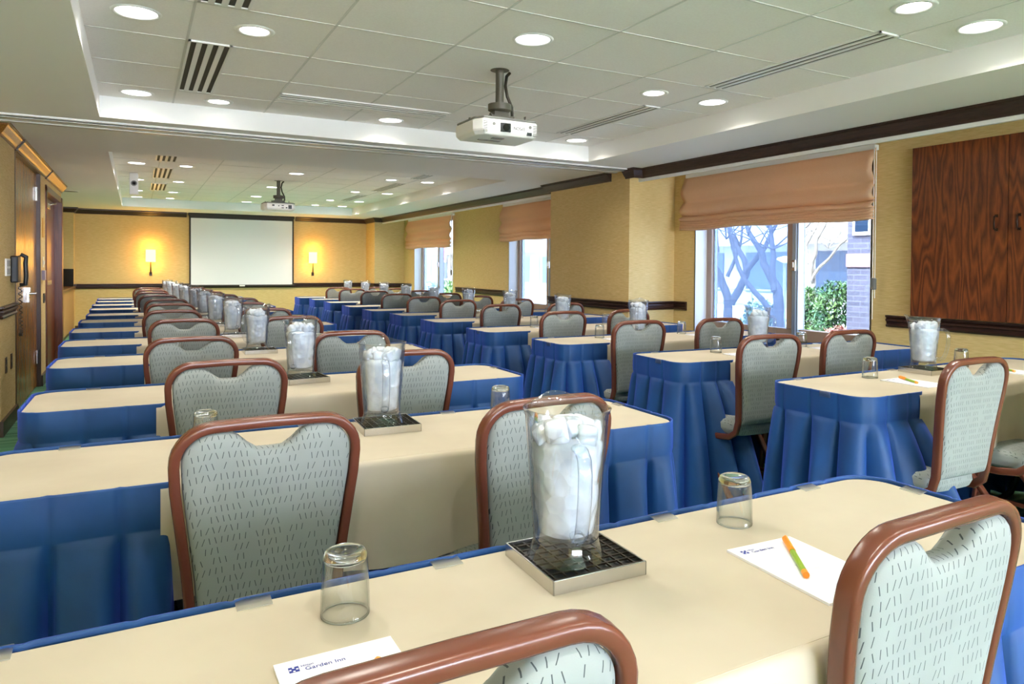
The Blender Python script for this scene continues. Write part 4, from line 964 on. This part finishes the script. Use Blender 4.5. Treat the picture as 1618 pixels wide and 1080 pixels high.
def row(block, r, spec):
    x, y, a, ca, cb_, pit = spec
    side = 'left' if block == 'left' else 'right'
    w = 'row %d' % r; od = ORD[r]
    where = '%s block, %s row from the nearest' % (side, ORD[r if side == 'left' else r-1])
    put(table0, (x, y, 0), a, 'narrow seminar table under cloth, %s' % where, 'table', 'seminar tables under cloths')
    rnd = random.Random(r*7+(block == 'left'))
    c = bpy.data.objects.new('tablecloth', CL[side][r % 3]); C.objects.link(c); c.location = (x, y, 0); c.rotation_euler = (0, 0, a)
    tag(c, 'cream tablecloth on the table, %s' % where, 'tablecloth', 'cream tablecloths')
    k = bpy.data.objects.new('table_skirt', SK[side][r % 3]); C.objects.link(k); k.location = (x, y, 0); k.rotation_euler = (0, 0, a)
    sd = k.modifiers.new('cloth', 'SOLIDIFY'); sd.thickness = .003; sd.offset = -1
    tag(k, 'royal blue pleated skirt round the table, %s' % where, 'table skirt', 'blue pleated table skirts')
    ca_, sa_ = math.cos(a), math.sin(a)
    def L(px, py, z): return (x+px*ca_-py*sa_, y+px*sa_+py*ca_, z)
    if r <= 5:
        spots = [(-.43, HY, 0), (-.135, HY, 0), (.315, HY, 0), (.72, HY, 0), (HX, .10, -PI/2), (-HX+.18, HY, 0)]
        if side == 'right': spots = [(-.75, HY, 0), (-.1, HY, 0), (.5, HY, 0), (-HX, -.06, PI/2)]
        for px, py, q in spots:
            o = bpy.data.objects.new('skirt_clip', CLIPD); C.objects.link(o); o.parent = k; o.location = (px, py, ZTAB+.006); o.rotation_euler = (0, 0, q)
            o['label'] = 'clear plastic clip'
    for (cx_, cyt, q), sn in ((ca, 'left'), (cb_, 'right')):
        if side == 'right': cyt += .04; cx_ += .045
        put(chair0, (cx_, cyt+.243, 0), q, 'brown-framed grey-green tick-patterned chair, %s seat, %s' % (sn, where), 'chair', 'banquet chairs at the seminar tables')
    px, py = pit; zt = ZTAB+.005
    tz = rnd.uniform(-.12, .12) if r > 2 else -.03
    put(tray0, (px+.012, py-.005, zt), tz+a, 'square steel drip tray under the pitcher, %s' % where, 'tray', 'drip trays under the pitchers')
    hz = {('left', 1): -1.85, ('left', 2): -1.75, ('left', 3): -2.2, ('left', 4): -2.5, ('right', 2): -1.2, ('right', 3): -1.2}.get((block, r), -1.9+rnd.uniform(-.6, .6))
    pt_ = put(pitcher0, (px, py, zt+.018), hz, 'clear plastic pitcher full of ice, %s' % where, 'pitcher', 'ice water pitchers')
    pt_.scale = (1.11, 1.11, 1.02)
    o = bpy.data.objects.new('ice_cubes', ICEM[r % 4]); o.scale = (1.10, 1.10, 1.02); C.objects.link(o); o.location = (px, py, zt+.018); o.rotation_euler = (0, 0, r*1.3)
    tag(o, 'ice cubes filling the pitcher, %s' % where, 'ice', 'ice in the pitchers', 'stuff')
    gl = {('left', 1): ((.253, .994), (.995, 1.002)), ('left', 2): ((.162, 2.12), (1.05, 2.12)), ('right', 2): ((2.87, 2.07), (3.62, 2.10)), ('right', 3): ((2.92, 3.10), (3.63, 3.10)), ('right', 4): ((2.79, 4.1), (3.52, 4.1)), ('right', 5): ((2.80, 5.05), (3.50, 5.05))}.get((block, r), ((x-.38, y+.10), (x+.36, y+.10)))
    for (gx, gy), sn in zip(gl, ('left', 'right')):
        put(glass0, (gx, gy, zt), 0, 'upturned drinking glass before the %s seat, %s' % (sn, where), 'glass', 'upturned drinking glasses')
    if r <= 5:
        for i, sn in enumerate(('left', 'right')):
            bx, by = gl[i][0]+.035, y-.065
            if (block, r) == ('left', 1): bx, by, q = (.215, .79, .0) if i == 0 else (.948, .792, -.05)
            put(pad0, (bx, by, zt), q, 'white notepad with navy letterhead before the %s seat, %s' % (sn, where), 'notepad', 'notepads on the tables')
            put(pen0, (bx+.004, by+(.028 if (block, r, i) != ('left', 1, 0) else -.02), zt+.0045), -.56+rnd.uniform(-.1, .1), 'orange and lime pen on the %s notepad, %s' % (sn, where), 'pen', 'pens on the notepads')
for r in range(1, 13): row('left', r, LEFT[r])
for r in range(2, 13): row('right', r, RIGHT[r])

# ================================================================== OUTSIDE
GROUND = noisy(mat('pale_paving', srgb(200, 200, 200), 0.9), srgb(186, 186, 186), srgb(212, 212, 210), (1, 1, 1), .6)
struct(MB().box(-12, 60, -40, 110, -.6, -.36).build('ground_outside', GROUND), 'pale paved ground outside the windows', 'ground')
CONC = noisy(mat('pale_concrete', srgb(216, 212, 206), 0.9), srgb(150, 148, 146), srgb(166, 164, 160), (1, 1, 1), .8)
DARKG = mat('dark_window_glass', srgb(40, 60, 84), 0.15)
BARK = noisy(mat('grey_bark', srgb(78, 78, 84), 0.95), srgb(44, 44, 50), srgb(70, 68, 72), (8, 8, 2), 4)
BARKP = noisy(mat('pale_bark', srgb(170, 160, 146), 0.95), srgb(150, 140, 126), srgb(190, 182, 170), (8, 8, 2), 4)
LEAF = noisy(mat('glossy_leaf', srgb(60, 120, 84), 0.45), srgb(40, 104, 84), srgb(130, 162, 84), (1, 1, 1), 3.0)
LEAFR = noisy(mat('reddish_leaf', srgb(190, 110, 110), 0.6), srgb(170, 84, 90), srgb(226, 176, 150), (1, 1, 1), 4.0)
BRICK = brick_mat('grey_brown_brick', srgb(92, 94, 112), srgb(106, 106, 124), srgb(120, 122, 138))
def tree(name, branches, matr, label):
    """branches: lists of (x, y, z, radius)"""
    m = MB(); kr = .68
    for br in branches:
        P = [Vector(b[:3]) for b in br]; R_ = [b[3]*kr for b in br]; n = len(P)
        # resample smoothly
        Q = []
        for i in range(n-1):
            p0 = P[max(0, i-1)]; p1 = P[i]; p2 = P[i+1]; p3 = P[min(n-1, i+2)]
            for k in range(5):
                t = k/5; Q.append((.5*((2*p1)+(p2-p0)*t+(2*p0-5*p1+4*p2-p3)*t*t+(3*p1-p0-3*p2+p3)*t**3), R_[i]+(R_[i+1]-R_[i])*t))
        Q.append((P[-1], R_[-1])); vs = []; k = 10; n = len(Q)
        for i, (p, r_) in enumerate(Q):
            t = (Q[min(n-1, i+1)][0]-Q[max(0, i-1)][0]).normalized(); u = Vector((1, 0, 0))-t*t.x; u.normalize(); s_ = t.cross(u)
            for j in range(k): a = 2*PI*j/k; rr = r_*(1+.12*math.sin(3*a+i)); vs.append(p+u*rr*math.cos(a)+s_*rr*math.sin(a))
        m.add(vs, [(i*k+j, i*k+(j+1) % k, (i+1)*k+(j+1) % k, (i+1)*k+j) for i in range(n-1) for j in range(k)]+[tuple(range(k)), tuple((n-1)*k+j for j in range(k))])
    root = empty(name, (0, 0, 0), 0, label, 'tree'); b = branches[0][0]; root.location = (b[0], b[1], -.35)
    m.v = [(x-b[0], y-b[1], z+.35) for x, y, z in m.v]
    m.build('trunk', matr, root, 70); return root
def twigs(base, n, seed, ln=.9, r=.012, zup=.8):
    rnd = random.Random(seed); out = []
    for i in range(n):
        b = rnd.choice(base); d = Vector((rnd.uniform(-.5, .5), rnd.uniform(-.8, .8), rnd.uniform(.1, zup))).normalized(); p = Vector(b); pts = [(*p, r*1.4)]
        for k in range(3):
            p = p+d*ln/3+Vector((rnd.uniform(-.06, .06), rnd.uniform(-.1, .1), rnd.uniform(-.05, .1))); pts.append((*p, r*(1-.25*k)))
        out.append(pts)
    return out
def br(x, pts, r0, r1, dx=0):
    n = len(pts); return [(x+dx*i/n, y, z, r0+(r1-r0)*i/(n-1)) for i, (y, z) in enumerate(pts)]
T1 = [br(8.0, [(8.19, -.4), (8.19, .35), (8.18, .78), (8.28, 1.07), (8.39, 1.29), (8.46, 1.53), (8.48, 1.71), (8.5, 2.4)], .12, .03, -.3),
      br(8.0, [(8.17, .70), (8.01, .98), (7.94, 1.18), (8.01, 1.34), (8.19, 1.54), (8.34, 1.74), (8.43, 1.86), (8.6, 2.5)], .09, .03, .3),
      br(8.05, [(7.94, 1.18), (7.75, 1.43), (7.69, 1.55), (7.62, 1.77), (7.54, 2.01), (7.4, 2.7)], .07, .025, .4),
      br(8.0, [(8.26, 1.11), (8.21, 1.43), (8.23, 1.7), (8.3, 2.4)], .045, .02, .5)]
T1 += twigs([(8.1, 8.4, 1.7), (8.1, 7.7, 1.6), (8.2, 8.2, 1.6), (8.2, 7.6, 1.8), (8.0, 8.45, 1.5)], 16, 3)
tree('dark_tree', T1, BARK, 'dark forked tree outside, left in the large window')
T2 = [br(7.4, [(6.7, -.4), (6.71, .4), (6.74, .76), (6.77, .94), (6.89, 1.1), (7.04, 1.28), (7.13, 1.48), (7.33, 1.69), (7.44, 1.88), (7.6, 2.6)], .12, .03, .2),
      br(7.4, [(6.78, .60), (6.95, .81), (7.1, .95), (7.25, 1.12), (7.33, 1.3), (7.42, 1.6), (7.6, 2.3)], .06, .03, -.2),
      br(7.4, [(6.77, .94), (6.85, 1.16), (6.89, 1.41), (6.96, 1.6), (7.04, 1.86), (7.1, 2.5)], .065, .03, .3)]
T2 += twigs([(7.45, 7.3, 1.7), (7.5, 6.9, 1.5), (7.5, 7.0, 1.8), (7.45, 7.4, 1.9)], 12, 5)
tree('dark_tree', T2, BARK, 'dark leaning tree outside, beside the window mullion')
T3 = [br(10.5, [(8.79, -.4), (8.79, .72), (8.80, 1.01), (8.85, 1.33), (8.97, 1.52), (9.13, 1.75), (9.05, 1.98), (9.0, 2.8)], .10, .02, .3),
      br(10.5, [(8.78, 1.03), (8.63, 1.26), (8.46, 1.41), (8.27, 1.65), (8.08, 1.82), (7.8, 2.3)], .045, .018, .2),
      br(10.5, [(8.78, 1.05), (8.73, 1.33), (8.63, 1.51), (8.59, 1.72), (8.47, 1.88), (8.33, 2.11), (8.2, 2.8)], .05, .018, -.2),
      br(10.5, [(8.85, 1.33), (8.92, 1.62), (8.84, 1.83), (8.72, 2.09), (8.6, 2.8)], .04, .018, .2)]
T3 += twigs([(10.5, 9.0, 1.6), (10.6, 8.5, 1.6), (10.5, 8.3, 1.7), (10.5, 8.8, 1.9), (10.4, 8.5, 1.9), (10.6, 8.1, 1.8)], 34, 9, 1.1, .008)
tree('bare_tree', T3, BARKP, 'pale bare tree outside, in the right pane of the large window')
T4 = [br(13.0, [(23.0, -.4), (23.0, 1.2), (23.1, 2.2), (23.3, 3.2), (23.4, 4.4)], .07, .02, .2)]+twigs([(13.0, 23.0, 1.6), (13.1, 23.1, 2.4), (13.1, 23.2, 3.0)], 14, 12, 1.4, .015)
tree('bare_tree', T4, BARKP, 'thin bare tree outside the middle window')
def bush(loc, rad, h, n, matr, name, label, seed, ls=.06):
    rnd = random.Random(seed); root = empty(name, loc, 0, label, 'bush')
    m = MB()
    for i in range(n):
        a = rnd.uniform(0, 2*PI); q = rnd.random()**.5; z = rnd.random()
        ff = math.sqrt(max(0.05, 1-(z*1.05-.15)**2)) if z > .15 else 1
        x, y = rad[0]*q*ff*math.cos(a), rad[1]*q*ff*math.sin(a); zz = h*z*(.8+.2*math.sin(x*4+y*5+seed))
        d = Vector((rnd.uniform(-1, 1), rnd.uniform(-1, 1), rnd.uniform(-.3, 1))).normalized(); e = d.cross(Vector((0, 0, 1)))
        if e.length < .1: e = Vector((1, 0, 0))
        e.normalize(); s_ = ls*rnd.uniform(.6, 1.3); c = Vector((x, y, zz)); nn = d.cross(e)*s_*.12
        m.add([c-d*s_, c+e*s_*.45+nn, c+d*s_, c-e*s_*.45+nn], [(0, 1, 2, 3)])
    m.build('foliage', matr, root)
    m = MB()
    for i in range(7):
        a = i*.9; m.rod((0, 0, 0), (rad[0]*.5*math.cos(a), rad[1]*.5*math.sin(a), h*.75), .012, 6)
    m.build('stems', BARK, root); return root
bush((9.6, 8.05, -.35), (.5, .42), 1.30, 5200, LEAF, 'green_bush', 'glossy green bush outside, left of the bare tree trunk', 1, .038)
bush((9.0, 7.02, -.35), (.5, .42), 1.42, 5200, LEAF, 'green_bush', 'glossy green bush outside against the brick building', 2, .038)
bush((8.2, 6.5, -.35), (.3, .38), .86, 1400, LEAFR, 'red_bush', 'low reddish bush outside at the foot of the brick building', 3, .05)
bush((9.7, 9.2, -.35), (.5, .45), 1.25, 2000, LEAF, 'green_bush', 'glossy green bush outside behind the window mullion', 4)
bush((9.0, 21.0, -.35), (.9, 1.0), 1.25, 1600, LEAF, 'green_bush', 'leafy bush outside the far window, right pane', 6, .09)
bush((9.2, 23.4, -.35), (.9, 1.1), 1.15, 1600, LEAF, 'green_bush', 'leafy bush outside the far window, left pane', 7, .09)
bush((9.0, 15.6, -.35), (.7, 1.3), .85, 1300, LEAFR, 'red_bush', 'low twiggy bush outside the middle window', 8, .05)
# brick wing seen at the right of the large window
bw = empty('brick_building', (8.6, 6.58, -.35), 0, 'grey brick building wing at the right of the large window', 'building')
MB().box(0, 4, -4.5, 0, 0, 8).build('wall', BRICK, bw)
MB().box(-.02, .02, -4.5, .005, 1.62, 1.80).build('brick_band', mat('soldier_brick', srgb(176, 146, 146), .9), bw)
for z0, z1 in ((.25, .72), (2.05, 2.75)):
    f = MB(); f.box(-.03, .02, -.62, -.10, z0, z1); f = f.build('window', REVEAL, bw)
    MB().box(-.035, -.028, -.58, -.38, z0+.05, z1-.04).build('pane', DARKG, f); MB().box(-.035, -.028, -.34, -.14, z0+.05, z1-.04).build('pane', DARKG, f)
# long pale building across the street
pb = empty('concrete_building', (24, 0, -.35), 0, 'long pale concrete building across the street', 'building')
MB().box(0, 10, 4, 100, 0, 12).build('wall', CONC, pb)
m = MB(); m.box(-.8, 0, 4, 100, 2.6, 3.3); m.box(-.5, 0, 4, 100, 6.0, 6.5); m.build('ledge', mat('white_ledge', srgb(186, 184, 180), .8), pb)
for i in range(24):
    y = 6+i*3.8
    MB().box(-.04, .02, y, y+2.4, .55, 2.3).build('window', DARKG, pb)
    if i < 14: MB().box(-.04, .02, y+.4, y+1.8, 3.9, 5.3).build('window', DARKG, pb)
sgn = empty('street_sign', (19.6, 49.0, -.35), 0, 'red sign on a post outside the far window', 'sign')
MB().box(-.03, .03, -.4, .4, 1.9, 3.1).build('sign_panel', mat('white_sign_panel', srgb(240, 236, 236), .5), sgn)
m = MB(); m.box(-.05, -.031, -.24, -.05, 2.0, 3.0); m.build('red_bar', mat('sign_red', srgb(226, 40, 84), .5), sgn)
MB().cyl((0, 0, 0), .06, 0, 1.9).build('post', GREYPL, sgn)
rl = empty('street_railing', (16, 15.9, -.35), 0, 'thin grey railing outside behind the dark trees', 'railing')
m = MB(); m.rod((0, -2.4, .95), (0, 2.6, .95), .03, 8); m.rod((0, -2.4, .5), (0, 2.6, .5), .02, 8); m.build('rail', GREYPL, rl)
for i in range(6): MB().rod((0, -2.4+i, 0), (0, -2.4+i, .95), .025, 8).build('post', GREYPL, rl)
lp = empty('lamp_post', (13, 11.6, -.35), 0, 'slim pale lamp post outside between the dark trees', 'lamp post')
m = MB(); m.cyl((0, 0, 0), .035, 0, 1.75, 10); m.build('post', GREYPL, lp, 50)
m = MB(); m.lathe([(.03, 1.72), (.18, 1.80), (.16, 1.84), (.02, 1.88)], 16); m.build('lamp_head', WHITEPL, lp, 50)
